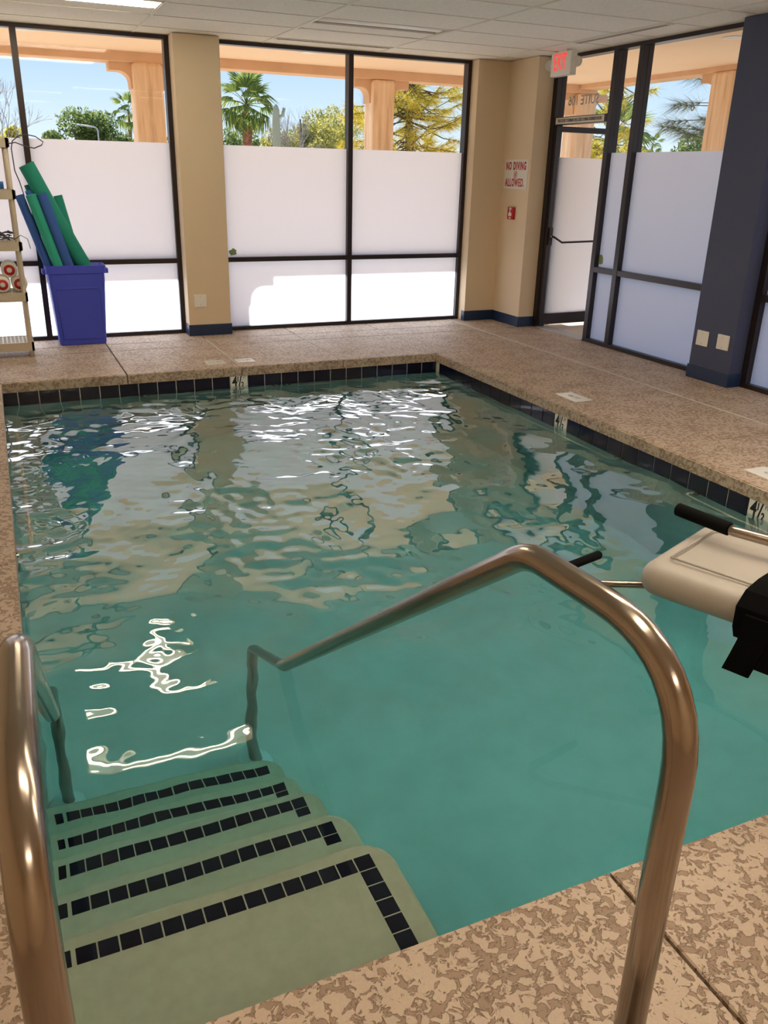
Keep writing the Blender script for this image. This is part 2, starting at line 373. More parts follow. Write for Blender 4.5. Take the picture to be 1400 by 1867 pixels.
def depth_tile(x, y, right, nrm):
    r_v = Vector(right); n_ = Vector(nrm); c_ = Vector((x, y, 0))
    a = c_ - r_v * .0752 - n_ * .006; b = c_ + r_v * .0752 + n_ * .0065
    o = bx('depth_marker_tile', M['white'], min(a.x, b.x), max(a.x, b.x), min(a.y, b.y), max(a.y, b.y), tz0, tz1, pool, .001, 1, 'white tile with black depth marking')
    q = n_ * .0068
    text('4', .125, M['black'], c_ - r_v * .038 + q + Vector((0, 0, -.128)), right, (0, 0, 1), o, sx=.72, bold=.003)
    text('1', .06, M['black'], c_ - r_v * .009 + q + Vector((0, 0, -.108)), right, (0, 0, 1), o, sx=.8, bold=.002)
    text('/', .12, M['black'], c_ + r_v * .010 + q + Vector((0, 0, -.128)), right, (0, 0, 1), o, sx=.8, bold=.002)
    text('2', .06, M['black'], c_ + r_v * .031 + q + Vector((0, 0, -.155)), right, (0, 0, 1), o, sx=.8, bold=.002)
    text('FT', .034, M['black'], c_ + r_v * .050 + q + Vector((0, 0, -.098)), right, (0, 0, 1), o, sx=.7)
n = 24
for k in range(25):
    xc = O - P_ * (k + .5)
    if xc < PW: break
    if k == 12: depth_tile(xc, O - .002, (1, 0, 0), (0, -1, 0))
    else: wtile(xc, O - .002, 0)
for k in range(39):                        # right wall
    yc = .09 - .157 * (k + .5)
    if yc < PL + .05: break
    if yc > -.05: continue
    if k in (13, 25): depth_tile(O - .002, yc, (0, -1, 0), (-1, 0, 0))
    else: wtile(O - .002, yc, R(90))
for k in range(37): wtile(PW - O + .002, -.07 - .157 * k, R(90))
for k in range(24): wtile(-.07 - P_ * k, PL - O + .002, 0)
# steps
SX = -2.868; dk = [.26, .50, .74, .98, 1.20]; yk = [-5.16, -4.855, -4.555, -4.27, -3.985]
for d, y in zip(dk, yk):
    rr = .10; pts = [(PW - O - .01, PL - O - .01), (SX, PL - O - .01)]
    pts += [(SX - rr + rr * math.cos(R(a)), y - rr + rr * math.sin(R(a))) for a in range(0, 91, 15)] + [(PW - O - .01, y)]
    G().prism(pts, ZF + .001, ZW - d).obj('step', M['steps'], pool, bevel=.012, seg=2)
tcy = [-5.235, -4.923, -4.622, -4.343, -4.06]
M['tile_s'] = mat('matt_dark_tile', (.006, .005, .02), .6, spec=.15)
st = G().box(-.026, .026, -.026, .026, -.004, .0025).obj('step_tile', M['tile_s'], pool, bevel=.001, seg=1)
fs = [True]
def stile(x, y, z, sx=1, sy=1):
    o = st if fs[0] else st.copy()
    if not fs[0]: C.objects.link(o)
    fs[0] = False; o.location = (x, y, z); o.scale = (sx, sy, 1)
for i, (d, y) in enumerate(zip(dk, tcy)):
    z = ZW - d; x = -2.958
    while x > -3.80: stile(x, y, z); x -= .0567
    stile(-3.803, y, z, .5) if x > -3.84 else None
    if i == 0:
        for q in range(1, 7): stile(-2.958, y - .0567 * q, z)
    elif i in (1, 2, 3): stile(-2.958, y - (.0567 if i == 3 else .048), z, 1, 1 if i == 3 else .7)

# ------------------------------------------------------------------ water
rng = np.random.default_rng(5)
x0, x1, y0, y1 = PW - .03, .03, PL - .03, .03
nxw, nyw = 330, 500
X, Y = np.meshgrid(np.linspace(x0, x1, nxw), np.linspace(y0, y1, nyw))
Z = np.zeros_like(X)
def waves(n, l0, l1, slope, dirs=None):
    z = np.zeros_like(X)
    for _ in range(n):
        lam = math.exp(rng.uniform(math.log(l0), math.log(l1))); th = rng.uniform(0, 2 * math.pi) if dirs is None else rng.normal(dirs, .7)
        k = 2 * math.pi / lam; z += slope / k / math.sqrt(n / 2) * np.sin(k * (X * math.cos(th) + Y * math.sin(th)) + rng.uniform(0, 6.28))
    return z
sm = lambda a, b, t: np.clip((t - a) / (b - a), 0, 1) ** 2 * (3 - 2 * np.clip((t - a) / (b - a), 0, 1))
far = sm(-5.4, -2.6, Y)
calmr = 1 - .55 * sm(-1.6, -.6, X) * (1 - sm(-1.2, -.3, Y))
edge = sm(0.0, .5, -Y + .02) * .65 + .35
patch = np.clip(.85 + waves(10, .8, 2.2, 1.0) * 3.2, .25, 1.5)
Z = waves(26, .30, .95, .046) * (.34 + .85 * far) * edge + waves(44, .09, .28, .060) * (.03 + .97 * far) * patch * calmr * edge + waves(24, .05, .09, .018) * far * calmr * edge
rc = np.hypot(X + 2.2, Y + 1.9)           # a fading ring system spreading from mid pool
Z += .0009 * np.sin(rc * 2 * math.pi / .16) * np.exp(-((rc - .75) / .5) ** 2)
rc = np.hypot(X + 2.93, Y + 4.36); Z += .0012 * np.exp(-rc / .05)
Zt = ZW + Z
V = np.stack([X.ravel(), Y.ravel(), Zt.ravel()], 1)
idx = np.arange(nxw * nyw).reshape(nyw, nxw)
F = np.stack([idx[:-1, :-1].ravel(), idx[:-1, 1:].ravel(), idx[1:, 1:].ravel(), idx[1:, :-1].ravel()], 1)
ring = list(idx[0, :]) + list(idx[1:, -1]) + list(idx[-1, -2::-1]) + list(idx[-2:0:-1, 0])
nb = len(V); Vb = V[ring].copy(); Vb[:, 2] = ZF - .07; V = np.vstack([V, Vb]); nr = len(ring)
faces = F.tolist() + [[ring[(i + 1) % nr], ring[i], nb + i, nb + (i + 1) % nr] for i in range(nr)] + [list(range(nb + nr - 1, nb - 1, -1))]
me = bpy.data.meshes.new('pool_water'); me.from_pydata(V.tolist(), [], faces); me.materials.append(M['water'])
me.polygons.foreach_set('use_smooth', [True] * len(F) + [False] * (nr + 1)); me.update()
water = tag(link('pool_water', me), 'clear turquoise water with small ripples filling the pool', 'water', kind='stuff')

# ------------------------------------------------------------------ walls and columns
def struct(o, label, cat='wall'): return tag(o, label, cat, kind='structure')
g = G().box(XW - .15, XW, YB, Yf + .15, -.1, H + .2); struct(g.obj('wall_left', M['wall']), 'plain beige painted wall left of the pool')
g = G().box(XW - .15, Xr + .15, YB - .15, YB, -.1, H + .2); struct(g.obj('wall_back', M['wall']), 'plain beige painted wall behind the camera')
g = G().box(XW, Xr + .15, Yf, Yf + .15, H, H + .25); struct(g.obj('wall_far', M['wall']), 'header wall above the far windows')
g = G().box(Xr, Xr + .15, YB, Yf + .15, H, H + .25).box(Xr, Xr + .15, YB, -6.0, -.1, H); struct(g.obj('wall_right', M['wall']), 'beige wall above and beyond the right windows')
XL0, XL1 = -2.017, -1.586
col = bx('column', M['wall'], XL0, XL1, 1.569, Yf + .15, 0, H, bevel=.004); struct(col, 'beige square column between the two far windows', 'column')
bx('baseboard_far', M['base'], XL0 - .008, XL1 + .008, 1.561, 1.80, 0, .112, None, .003)
struct(bpy.data.objects['baseboard_far'], 'navy rubber baseboard around the beige column', 'baseboard')
pts = [(1.2125, 1.6153), (1.595, 1.6153), (1.595, 1.0592), (Xr + .15, 1.0592), (Xr + .15, Yf + .15), (1.2125, Yf + .15)]
struct(G().prism(pts, 0, H).obj('column', M['wall'], fixn=True, bevel=.003), 'beige corner block of wall between far window and exit door', 'column')
q = .008; pts = [(1.2045, 1.607), (1.587, 1.607), (1.587, 1.051), (Xr, 1.051), (Xr, 1.12), (1.66, 1.12), (1.66, 1.68), (1.2045, 1.68)]
struct(G().prism(pts, 0, .112).obj('baseboard_right', M['base'], fixn=True), 'navy rubber baseboard around the beige corner block', 'baseboard')
bx('column', M['navy'], 1.658, Xr + .15, -2.002, -1.549, 0, H, bevel=.004); struct(bpy.data.objects['column.002'], 'dark navy pillar between the right windows', 'column')
bx('baseboard_1', M['base'], 1.650, Xr + .1, -2.010, -1.541, 0, .112, bevel=.003); struct(bpy.data.objects['baseboard_1'], 'navy rubber baseboard around the dark pillar', 'baseboard')

# ------------------------------------------------------------------ ceiling
ceil = bx('ceiling', M['substrate'], XW - .1, Xr + .1, YB - .1, Yf + .1, H + .12, H + .25); tag(ceil, 'suspended ceiling of off-white tiles in a metal grid', 'ceiling', kind='structure')
gx0, gy0 = -2.3347, -.4632; TX, TY = 1.2192, .6096
xs = sorted([gx0 + TX * i for i in range(-2, 4)] + [XW, Xr]); ys = sorted([gy0 + TY * j for j in range(-14, 4)] + [YB, Yf])
cells = {}
lit = {(-1, 1): 2, (-1, -1): 2, (1, 1): 0, (-1, -9): 1, (1, -9): 1, (-1, -13): 1, (2, -7): 1, (1, -7): 1, (0, -7): 1, (2, -9): 1}  # rows over the near deck are added out of view to brighten the room
for i in range(len(xs) - 1):
    for j in range(len(ys) - 1):
        a, b_, c_, d_ = xs[i], xs[i + 1], ys[j], ys[j + 1]
        ci = round((a - gx0) / TX) if a > XW + .01 else -3; cj = round((c_ - gy0) / TY) if c_ > YB + .01 else -15
        if (ci, cj) in lit: cells[(ci, cj)] = (a, b_, c_, d_); continue
        bx('ceiling_tile', M['tile_c'], a + .006, b_ - .006, c_ + .006, d_ - .006, H + .004, H + .018, ceil)
for x in xs[1:-1]: bx('grid_bar', M['grid'], x - .010, x + .010, YB, Yf, H - .001, H + .022, ceil)
for y in ys[1:-1]: bx('grid_bar', M['grid'], XW, Xr, y - .005, y + .005, H, H + .021, ceil)
def troffer(c, on, label):
    a, b_, y0_, y1_ = c; a += .012; b_ -= .012; y0_ += .012; y1_ -= .012
    t = empty('ceiling_light', ((a + b_) / 2, (y0_ + y1_) / 2, H), label, 'ceiling light', 'recessed ceiling light fixtures')
    g = G(); g.box(a, b_, y0_, y1_, H + .085, H + .095)
    for q in ((a, b_, y0_, y0_ + .012), (a, b_, y1_ - .012, y1_), (a, a + .012, y0_, y1_), (b_ - .012, b_, y0_, y1_)): g.box(*q, H + .001, H + .09)
    g.obj('housing', M['grid'], t)
    ym = y0_ + .17                       # curved basket lens
    n = 9; P = [(ym + .115 * math.cos(math.pi * k / n), H + .052 - .045 * math.sin(math.pi * k / n)) for k in range(n + 1)]
    gg = G().prism(P, a + .03, b_ - .03, 'x'); gg.sm = [False, False] + [True] * (len(gg.f) - 2)
    gg.obj('lens', M['lens'] if on == 1 else M['lenssoft'] if on == 2 else M['lensoff'], t)
    if on == 2:
        for dy in (-.085, .085): G().tube([(a + .04, ym + dy, H + .010), (b_ - .04, ym + dy, H + .010)], .012, 8).obj('fluorescent_tube', M['tubelit'], t)
    bx('reflector', M['tile_c'], a + .013, b_ - .013, ym + .13, y1_ - .013, H + .006, H + .02, t)
    return t
for (ci, cj), c_ in sorted(cells.items(), key=lambda q: -q[0][1]):
    on = lit[(ci, cj)]
    lab = {(-1, 1): 'glowing warm ceiling light above the far left of the pool', (1, 1): 'unlit white ceiling light above the middle window', (-1, -1): 'glowing ceiling light one row nearer than the one by the far left window'}.get((ci, cj), 'warm ceiling light above the near deck behind the handrails')
    troffer(c_, on, lab)
def slot(x0_, x1_, y0_, y1_, label, along):
    t = empty('air_slot_diffuser', ((x0_ + x1_) / 2, (y0_ + y1_) / 2, H), label, 'air vent', 'slot air diffusers')
    bx('frame', M['grid'], x0_, x1_, y0_, y1_, H - .004, H + .003, t)
    if along == 'x':
        for q in (.3, .62): bx('slot', M['black'], x0_ + .02, x1_ - .02, y0_ + (y1_ - y0_) * q - .006, y0_ + (y1_ - y0_) * q + .006, H - .0052, H + .001, t)
    else:
        for q in (.3, .62): bx('slot', M['black'], x0_ + (x1_ - x0_) * q - .006, x0_ + (x1_ - x0_) * q + .006, y0_ + .02, y1_ - .02, H - .0052, H + .001, t)
slot(1.345, 1.435, -1.05, .17, 'white double slot air diffuser near the right windows', 'y')
slot(-1.10, .09, 1.375, 1.435, 'narrow slot air diffuser in the ceiling beside the middle window', 'x')

# ------------------------------------------------------------------ far windows (y plane) and right windows (x plane)
def bar(p, nm, x0, x1, y0, y1, z0, z1): return bx(nm, M['bronze'], x0, x1, y0, y1, z0, z1, p, .0015, 1)
ZFROST, ZR0, ZR1 = 1.822, .705, .75
def win_far(name, xa, xb, mull, label):
    t = empty(name, ((xa + xb) / 2, Yf + .05, 0), label, 'window', kind='structure')
    y0, y1 = Yf, Yf + .10
    bar(t, 'window_sill', xa, xb, y0, y1, 0, .038); bar(t, 'window_head', xa, xb, y0, y1, H - .035, H)
    bar(t, 'window_jamb', xa, xa + .045, y0, y1, .038, H - .035); bar(t, 'window_jamb', xb - .045, xb, y0, y1, .038, H - .035)
    for m_ in mull: bar(t, 'mullion', m_ - .026, m_ + .026, y0 - .004, y1, .038, H - .035)
    ed = [xa + .045] + [q for m_ in mull for q in (m_ - .026, m_ + .026)] + [xb - .045]
    for a, b_ in zip(ed[::2], ed[1::2]):
        bar(t, 'transom', a, b_, y0, y1, ZR0, ZR1)
        G().box(a, b_, y0 + .047, y0 + .053, ZFROST, H - .035).obj('window_pane', M['glass'], t)
        G().add([(a, y0 + .05, ZR1), (b_, y0 + .05, ZR1), (b_, y0 + .05, ZFROST), (a, y0 + .05, ZFROST)], [(0, 1, 2, 3)]).obj('frosted_pane', M['film'], t)
        G().add([(a, y0 + .05, .038), (b_, y0 + .05, .038), (b_, y0 + .05, ZR0), (a, y0 + .05, ZR0)], [(0, 1, 2, 3)]).obj('frosted_pane', M['film'], t)
    return t
win_far('window_1', -5.3, XL0, [-3.352], 'far left window in dark frames, clear above and frosted below')
wm = win_far('window_2', XL1, 1.2145, [-.188], 'two-bay far middle window, clear above and frosted below')
def win_right(name, ya, yb, mull, label):
    t = empty(name, (Xr + .05, (ya + yb) / 2, 0), label, 'window', kind='structure')
    x0, x1 = Xr, Xr + .11
    bar(t, 'window_sill', x0, x1, ya, yb, 0, .038); bar(t, 'window_head', x0, x1, ya, yb, H - .035, H)
    bar(t, 'window_jamb', x0, x1, ya, ya + .05, .038, H - .035); bar(t, 'window_jamb', x0, x1, yb - .062, yb, .038, H - .035)
    for m_ in mull: bar(t, 'mullion', x0 - .003, x1, m_ - .031, m_ + .031, .038, H - .035)
    ed = [ya + .05] + [q for m_ in mull for q in (m_ - .031, m_ + .031)] + [yb - .062]
    for a, b_ in zip(ed[::2], ed[1::2]):
        bar(t, 'transom', x0, x1, a, b_, ZR0, ZR1 + .008)
        xm = x0 + .055
        G().box(xm - .003, xm + .003, a, b_, ZFROST, H - .035).obj('window_pane', M['glass'], t)
        for z0_, z1_ in ((ZR1 + .008, ZFROST), (.038, ZR0)):
            G().add([(xm, a, z0_), (xm, b_, z0_), (xm, b_, z1_), (xm, a, z1_)], [(0, 1, 2, 3)]).obj('frosted_pane', M['film'], t)
    return t
win_right('window_3', -1.549, .130, [-.262], 'narrow and wide right-hand window panes beside the exit door, frosted below')
win_right('window_4', -6.0, -2.002, [-3.5], 'right-hand window beyond the dark pillar, frosted below')

# ------------------------------------------------------------------ exit door
d1 = empty('door_1', (Xr + .05, .6, 0), 'glazed exit door in a dark frame, standing open to the outside', 'door', kind='structure')
x0, x1 = Xr, Xr + .11
bar(d1, 'door_jamb', x0 - .003, x1, .985, 1.0592, 0, H - .035); bar(d1, 'door_head', x0, x1, .13, 1.0592, H - .035, H)
bar(d1, 'door_transom', x0 - .003, x1, .13, .985, 2.098, 2.170)
G().box(x0 + .052, x0 + .058, .13, .985, 2.17, H - .035).obj('window_pane', M['glass'], d1)
bx('threshold', M['galv'], x0 - .01, x1 + .03, .13, .985, 0, .012, d1)
leaf = empty('door_leaf', (x0 + .01, .965, 0)); leaf.parent = d1; leaf.matrix_parent_inverse = Matrix.Translation(d1.location).inverted()
DL = .80
def lf(nm, m, a, b_, z0_, z1_, t0=-.022, t1=.022, bev=.0015):
    o = G().box(a, b_, t0, t1, z0_, z1_).obj(nm, m, None, bev, 1); o.parent = leaf; return o
lf('stile', M['bronze'], 0, .055, .03, 2.09); lf('stile', M['bronze'], DL - .055, DL, .03, 2.09)
lf('rail', M['bronze'], .055, DL - .055, 2.035, 2.09); lf('rail', M['bronze'], .055, DL - .055, .03, .15)
o = lf('pane', M['glass'], .055, DL - .055, 1.79, 2.035, -.003, .003, 0)
o = G().add([(.055, 0, .15), (DL - .055, 0, .15), (DL - .055, 0, 1.79), (.055, 0, 1.79)], [(0, 1, 2, 3)]).obj('frosted_pane', M['film'], None); o.parent = leaf
g = G().tube(fillet([(.035, -.03, 1.0), (.05, -.10, .98), (.14, -.11, .93), (DL - .06, -.11, .94), (DL - .035, -.03, .96)], .02, 4), .011, 8)
g.box(.012, .052, -.05, -.02, .90, 1.08).box(DL - .055, DL - .015, -.05, -.02, .86, 1.08)
o = g.obj('push_bar', M['bronze']); o.parent = leaf
o = G().cyl((.03, -.05, .99), (0, -1, 0), .011, .012, 12).obj('lock_cylinder', M['galv']); o.parent = leaf
leaf.rotation_euler[2] = R(3.2)
s1 = bx('door_notice', M['cream_sign'], x0 - .0055, x0 - .003, .165, .955, 2.104, 2.163, None); tag(s1, 'long cream strip notice with black capitals on the bar above the exit door', 'sign')
text('THIS DOOR TO REMAIN UNLOCKED DURING BUSINESS HOURS', .042, M['black'], (x0 - .0058, .56, 2.133), (0, -1, 0), (0, 0, 1), s1, sx=.60, bold=.0008)
sl_ = empty('suite_lettering', (x0 + .06, .6, 2.31), 'grey suite number lettering on the glass above the exit door, seen from behind', 'lettering')
text('SUITE 106', .125, M['letter'], (x0 + .06, .61, 2.315), (0, 1, 0), (0, 0, 1), sl_, sx=.93, bold=.001)
n6 = empty('number_decal', (x0 + .06, -.93, 2.17), 'small pale digit decal on the wide right window', 'lettering')
text('6', .10, M['letter'], (x0 + .06, -.93, 2.17), (0, 1, 0), (0, 0, 1), n6, bold=.001)

# ------------------------------------------------------------------ things on walls
ex = empty('exit_sign', (1.60, .62, 2.62), 'white box EXIT sign with red letters and two emergency lamps at the ceiling', 'exit sign')
bx('sign_box', M['offwhite'], 1.552, 1.622, .455, .785, 2.515, 2.728, ex, .006, 2)
text('EXIT', .205, M['redglow'], (1.5505, .635, 2.632), (0, -1, 0), (0, 0, 1), ex, sx=.50, bold=.002)
bx('ceiling_plate', M['offwhite'], 1.56, 1.615, .55, .69, 2.722, H + .003, ex)
for yy, dd in ((.84, 1), (.40, -1)):
    g = G().lathe([(.0, -.042), (.024, -.042), (.043, -.018), (.048, .0), (.048, .014), (.041, .016)], 20)
    tt = Vector((-.72, -.62, -.1)).to_track_quat('Z', 'Y').to_matrix().to_4x4(); tt.translation = Vector((1.585, yy, 2.625))
    g.v = [tuple(tt @ Vector(p)) for p in g.v]
    lp = g.obj('emergency_lamp', M['offwhite'], ex)
    g = G().lathe([(.0, .012), (.041, .012)], 20); g.v = [tuple(tt @ Vector(p)) for p in g.v]; g.obj('lamp_lens', M['lensoff'], lp)
    G().tube([(1.585, yy - dd * .02, 2.625), (1.585, yy - dd * .06, 2.625)], .012, 8).obj('lamp_arm', M['offwhite'], ex)
sg = bx('no_diving_sign', M['white'], 1.5915, 1.5955, 1.103, 1.560, 1.463, 1.763, None); tag(sg, 'white NO DIVING ALLOWED sign with red capitals on the beige corner wall', 'sign')
xs_ = 1.5908
text('NO DIVING', .112, M['red'], (xs_, 1.335, 1.694), (0, -1, 0), (0, 0, 1), sg, sx=.58, sp=1.22, bold=.0035)
text('ALLOWED.', .112, M['red'], (xs_, 1.345, 1.525), (0, -1, 0), (0, 0, 1), sg, sx=.58, sp=1.22, bold=.0035)
g = G(); n = 24
for k in range(n):
    a0, a1 = 2 * math.pi * k / n, 2 * math.pi * (k + 1) / n
    g.add([(xs_, 1.335 - r * math.cos(a), 1.610 + r * math.sin(a)) for r, a in ((.030, a0), (.036, a0), (.036, a1), (.030, a1))], [(0, 1, 2, 3)])
g.obj('prohibition_ring', M['red'], sg)
g = G().tube([(xs_, 1.357, 1.588), (xs_, 1.313, 1.632)], .0035, 4).tube([(xs_, 1.352, 1.622), (xs_, 1.335, 1.612), (xs_, 1.320, 1.592)], .004, 4); g.obj('diver_symbol', M['red'], sg)
fa = empty('fire_alarm_pull', (1.58, 1.345, 1.21), 'small red fire alarm pull station with white markings below the diving sign', 'fire alarm')
bx('alarm_body', M['red'], 1.565, 1.596, 1.285, 1.405, 1.145, 1.275, fa, .006, 2)
bx('pull_handle', M['white'], 1.560, 1.567, 1.315, 1.375, 1.180, 1.215, fa, .002, 1, 'white T-shaped handle')
bx('pull_handle_stem', M['white'], 1.560, 1.566, 1.338, 1.352, 1.212, 1.245, fa)
text('FIRE', .030, M['white'], (1.5642, 1.345, 1.257), (0, -1, 0), (0, 0, 1), fa, bold=.001)
text('PULL', .022, M['white'], (1.5642, 1.345, 1.160), (0, -1, 0), (0, 0, 1), fa, bold=.001)
def plate(x, y, z, nrm, w, h, label, screw=True):
    t = empty('wall_plate', (x, y, z), label, 'wall plate', 'blank wall plates')
    if nrm == 'x':
        bx('cover', M['offwhite'], x - .012, x + .001, y - w / 2, y + w / 2, z - h / 2, z + h / 2, t, .004, 2)
        for dz in (-.042, .042): G().cyl((x - .0115, y, z + dz), (-1, 0, 0), .004, .0015, 10).obj('screw', M['galv'], t)
    else:
        bx('cover', M['offwhite'], x - w / 2, x + w / 2, y - .012, y + .001, z - h / 2, z + h / 2, t, .004, 2)
        for dz in (-.042, .042): G().cyl((x, y - .0115, z + dz), (0, -1, 0), .004, .0015, 10).obj('screw', M['galv'], t)
plate(-1.895, 1.569, .352, 'y', .124, .122, 'square white blank plate low on the beige column')
plate(1.658, -1.662, .350, 'x', .125, .125, 'white plate low on the dark pillar, on its side towards the exit door')
plate(1.658, -1.890, .356, 'x', .122, .122, 'white plate low on the dark pillar, nearest its outer corner')
def glass_mark(verts, label):
    o = G().prism(verts, 0, .0015, 'y').obj('sticker', M['greensticker'], fixn=True); tag(o, label, 'sticker'); return o
def blob(cx, cz, r, sd):
    rr = random.Random(sd); return [(cx + r * (1 + .25 * rr.uniform(-1, 1)) * math.cos(R(a)) * 1.1, cz + r * (1 + .25 * rr.uniform(-1, 1)) * math.sin(R(a))) for a in range(0, 360, 30)]
o = glass_mark(blob(-1.475, .80, .036, 1), 'small green sticker low on the left edge of the middle window frosting'); o.location = (0, Yf + .046, 0)
o = G().prism(blob(.055, .83, .05, 2), 0, .0015, 'x').obj('sticker', M['greensticker'], fixn=True); tag(o, 'pale green sticker on the narrow frosted pane beside the exit door', 'sticker'); o.location = (Xr + .052, 0, 0)

# ------------------------------------------------------------------ depth markers let into the deck
def deck_marker(x0, x1, y0, y1, label, ax):
    t = bx('deck_marker', M['white'], x0, x1, y0, y1, -.002, .0022, None, .001, 1); tag(t, label, 'depth marker', 'depth marker tiles set in the deck')
    cx, cy = (x0 + x1) / 2, (y0 + y1) / 2
    r_v, u_v = ((1, 0, 0), (0, 1, 0)) if ax == 'x' else ((0, -1, 0), (1, 0, 0))
    text('4½ FT', .06, M['letter'], (cx, cy, .0028), r_v, u_v, t, sx=.8)
deck_marker(-1.885, -1.725, .185, .335, 'small white depth marker tile on the far deck edge', 'x')
deck_marker(.165, .33, -1.97, -1.70, 'white depth marker tile on the right deck beside the middle waterline marking', 'y')
deck_marker(.165, .33, -3.90, -3.62, 'white depth marker tile on the right deck at the edge of the picture', 'y')
deck_marker(-2.16, -1.99, .185, .335, 'faint pale marker tile on the far deck beside the joint', 'x')

# ------------------------------------------------------------------ handrails
def rail(label, xs_):
    t = empty('handrail', (xs_(-6.275), -6.275, 0), label, 'handrail', 'stainless pool handrails')
    yz = [(-6.275, .0), (-6.276, .985), (-5.865, .965), (-3.955, -.48), (-3.87, ZF + .003)]
    P = fillet([(xs_(y), y, z) for y, z in yz], [0, .20, .17, .07, 0], 10)
    # subdivide straight runs
    G().tube(P, .0245, 24).obj('rail_tube', M['steel'], t)
    G().lathe([(.026, .022), (.034, .02), (.055, .006), (.058, 0), (.026, 0)], 28, (xs_(-6.275), -6.275, 0)).obj('flange', M['steel'], t, label='steel flange on the deck')
    G().lathe([(.026, .03), (.045, .026), (.072, .008), (.078, .0), (.026, 0)], 28, (xs_(-3.87), -3.87, ZF + .001)).obj('flange', M['wetconc'], t, label='pale flange on the pool floor')
rail('stainless steel handrail standing right of the pool steps', lambda y: -2.933)
rail('stainless steel handrail along the left edge of the pool steps', lambda y: -3.757 - .023 * max(0, min(1, 1 - abs(y + 6.05) / 1.6)) - (.008 if y < -6.2 else 0))

# ------------------------------------------------------------------ grab bars under the waterline
def grab(a, b, inn, label):
    a, b, inn = Vector(a), Vector(b), Vector(inn)
    t = empty('grab_bar', (a + b) / 2, label, 'grab bar', 'steel grab bars under the waterline')
    d = (b - a).normalized()
    G().tube(fillet([a - inn * .075, a, b, b - inn * .075], .03, 5), .012, 10).obj('bar_tube', M['pale'], t)
    for p in (a, b): G().cyl(p - inn * .078, inn, .038, .010, 18).obj('wall_flange', M['steel'], t)
zb = ZW - .075
grab((-2.745, -.075, zb), (-1.60, -.075, zb), (0, -1, 0), 'left grab bar under the water along the far wall')
grab((-1.50, -.075, zb), (-.60, -.075, zb), (0, -1, 0), 'right grab bar under the water along the far wall')
grab((-.075, -.62, zb), (-.075, -2.72, zb), (-1, 0, 0), 'long grab bar under the water along the right wall')
grab((-.075, -3.43, zb), (-.075, -5.2, zb), (-1, 0, 0), 'grab bar under the water on the right wall beyond the lift seat')
grab((-3.76, -.72, zb), (-3.76, -2.86, zb), (1, 0, 0), 'grab bar under the water along the left wall')

# ------------------------------------------------------------------ pool lift
lift = empty('pool_lift', (-1.3, -6.5, 0), 'pool lift with a white moulded seat, black foam grips and black belt', 'pool lift')
F_ = Vector((-.375, .927, 0)); Sd = Vector((.927, .375, 0)); mid = Vector((-1.805, -5.095, .5))
def L(f, s, z): return tuple(mid + F_ * f + Sd * s + Vector((0, 0, z)))
def cushion(w, d, th, fn, name, rc=.07, ed=.045, n=6):
    def ring(hw, hd, r, z):
        P = []
        for cx_, cy_, a0 in ((hw - r, hd - r, 0), (-hw + r, hd - r, 90), (-hw + r, -hd + r, 180), (hw - r, -hd + r, 270)):
            for k in range(7): a = R(a0 + 15 * k); P.append(Vector((cx_ + r * math.cos(a), cy_ + r * math.sin(a), z)))
        return P
    V = []; m_ = 28; rows = 0; ez = min(ed * 1.1, th / 2)
    for sgn in (-1, 1):
        for k in range(n + 1):
            a = R(90 * k / n) if sgn > 0 else R(90 - 90 * k / n); ins = ed * (1 - math.cos(a)); z = sgn * (th / 2 - ez + ez * math.sin(a))
            V += ring(w / 2 - ins, d / 2 - ins, max(rc - ins, .012), z); rows += 1
    V = [tuple(fn(v)) for v in V]
    g = G().add(V, [(i * m_ + k, i * m_ + (k + 1) % m_, (i + 1) * m_ + (k + 1) % m_, (i + 1) * m_ + k) for i in range(rows - 1) for k in range(m_)], True)
    g.f += [tuple(range(m_))[::-1], tuple((rows - 1) * m_ + k for k in range(m_))]; g.sm += [True, True]
    return g.obj(name, M['seat'], lift)
seat = cushion(.52, .50, .105, lambda c: L(c.y - .25, c.x, c.z - .052 - .015 * (c.y / .25) * (1 if c.y > 0 else -.5)), 'seat')
# moulded crease lines on top of the seat
P = [L(*q) for q in ((-.07, -.17, .0005), (-.07, .17, .0005), (-.45, .17, .0005), (-.45, -.17, .0005), (-.07, -.17, .0005))]
G().tube(fillet(P, .03, 5), .0035, 6).obj('seat_crease', M['seat'], lift)
cushion(.50, .10, .55, lambda c: L(-.56 + c.y - .12 * (c.z + .27), c.x, .30 + c.z), 'backrest', .045, .035)
ga0, ga1 = Vector((-1.724, -5.008, .55)), Vector((-1.689, -5.206, .55))
dA = (ga1 - ga0).normalized()
arm = G().tube(fillet([ga0 + dA * .19, ga1 + dA * .02, Vector((-1.63, -5.345, .55)), L(-.62, .29, .10)], .05, 4), .0175, 14).obj('armrest', M['steel'], lift)
G().tube([ga0, ga0 + dA * .004, ga1 - dA * .002, ga1], [.017, .0225, .0225, .020], 18).obj('foam_grip', M['foamgrip'], arm)
arm2 = G().tube(fillet([L(-.12, -.29, .12), L(-.35, -.29, .13), L(-.64, -.27, .12)], .05, 4), .0165, 14)
ft = G().tube(fillet([(-1.74, -5.094, .30), (-2.03, -4.893, .272), (-2.066, -4.826, .27), (-1.984, -4.780, .27), (-1.80, -4.735, .27)], .03, 5), .0125, 12).obj('footrest', M['steel'], lift)
G().tube([(-2.03, -4.79, .27), (-1.984, -4.780, .27), (-1.80, -4.735, .27), (-1.792, -4.733, .27)], [.0155, .0165, .0165, .012], 14).obj('foam_grip', M['foamgrip'], ft)
G().tube([(-1.74, -5.094, .30), L(-.3, 0, -.12), L(-.5, 0, -.12)], .0125, 12).obj('footrest_support', M['steel'], lift)
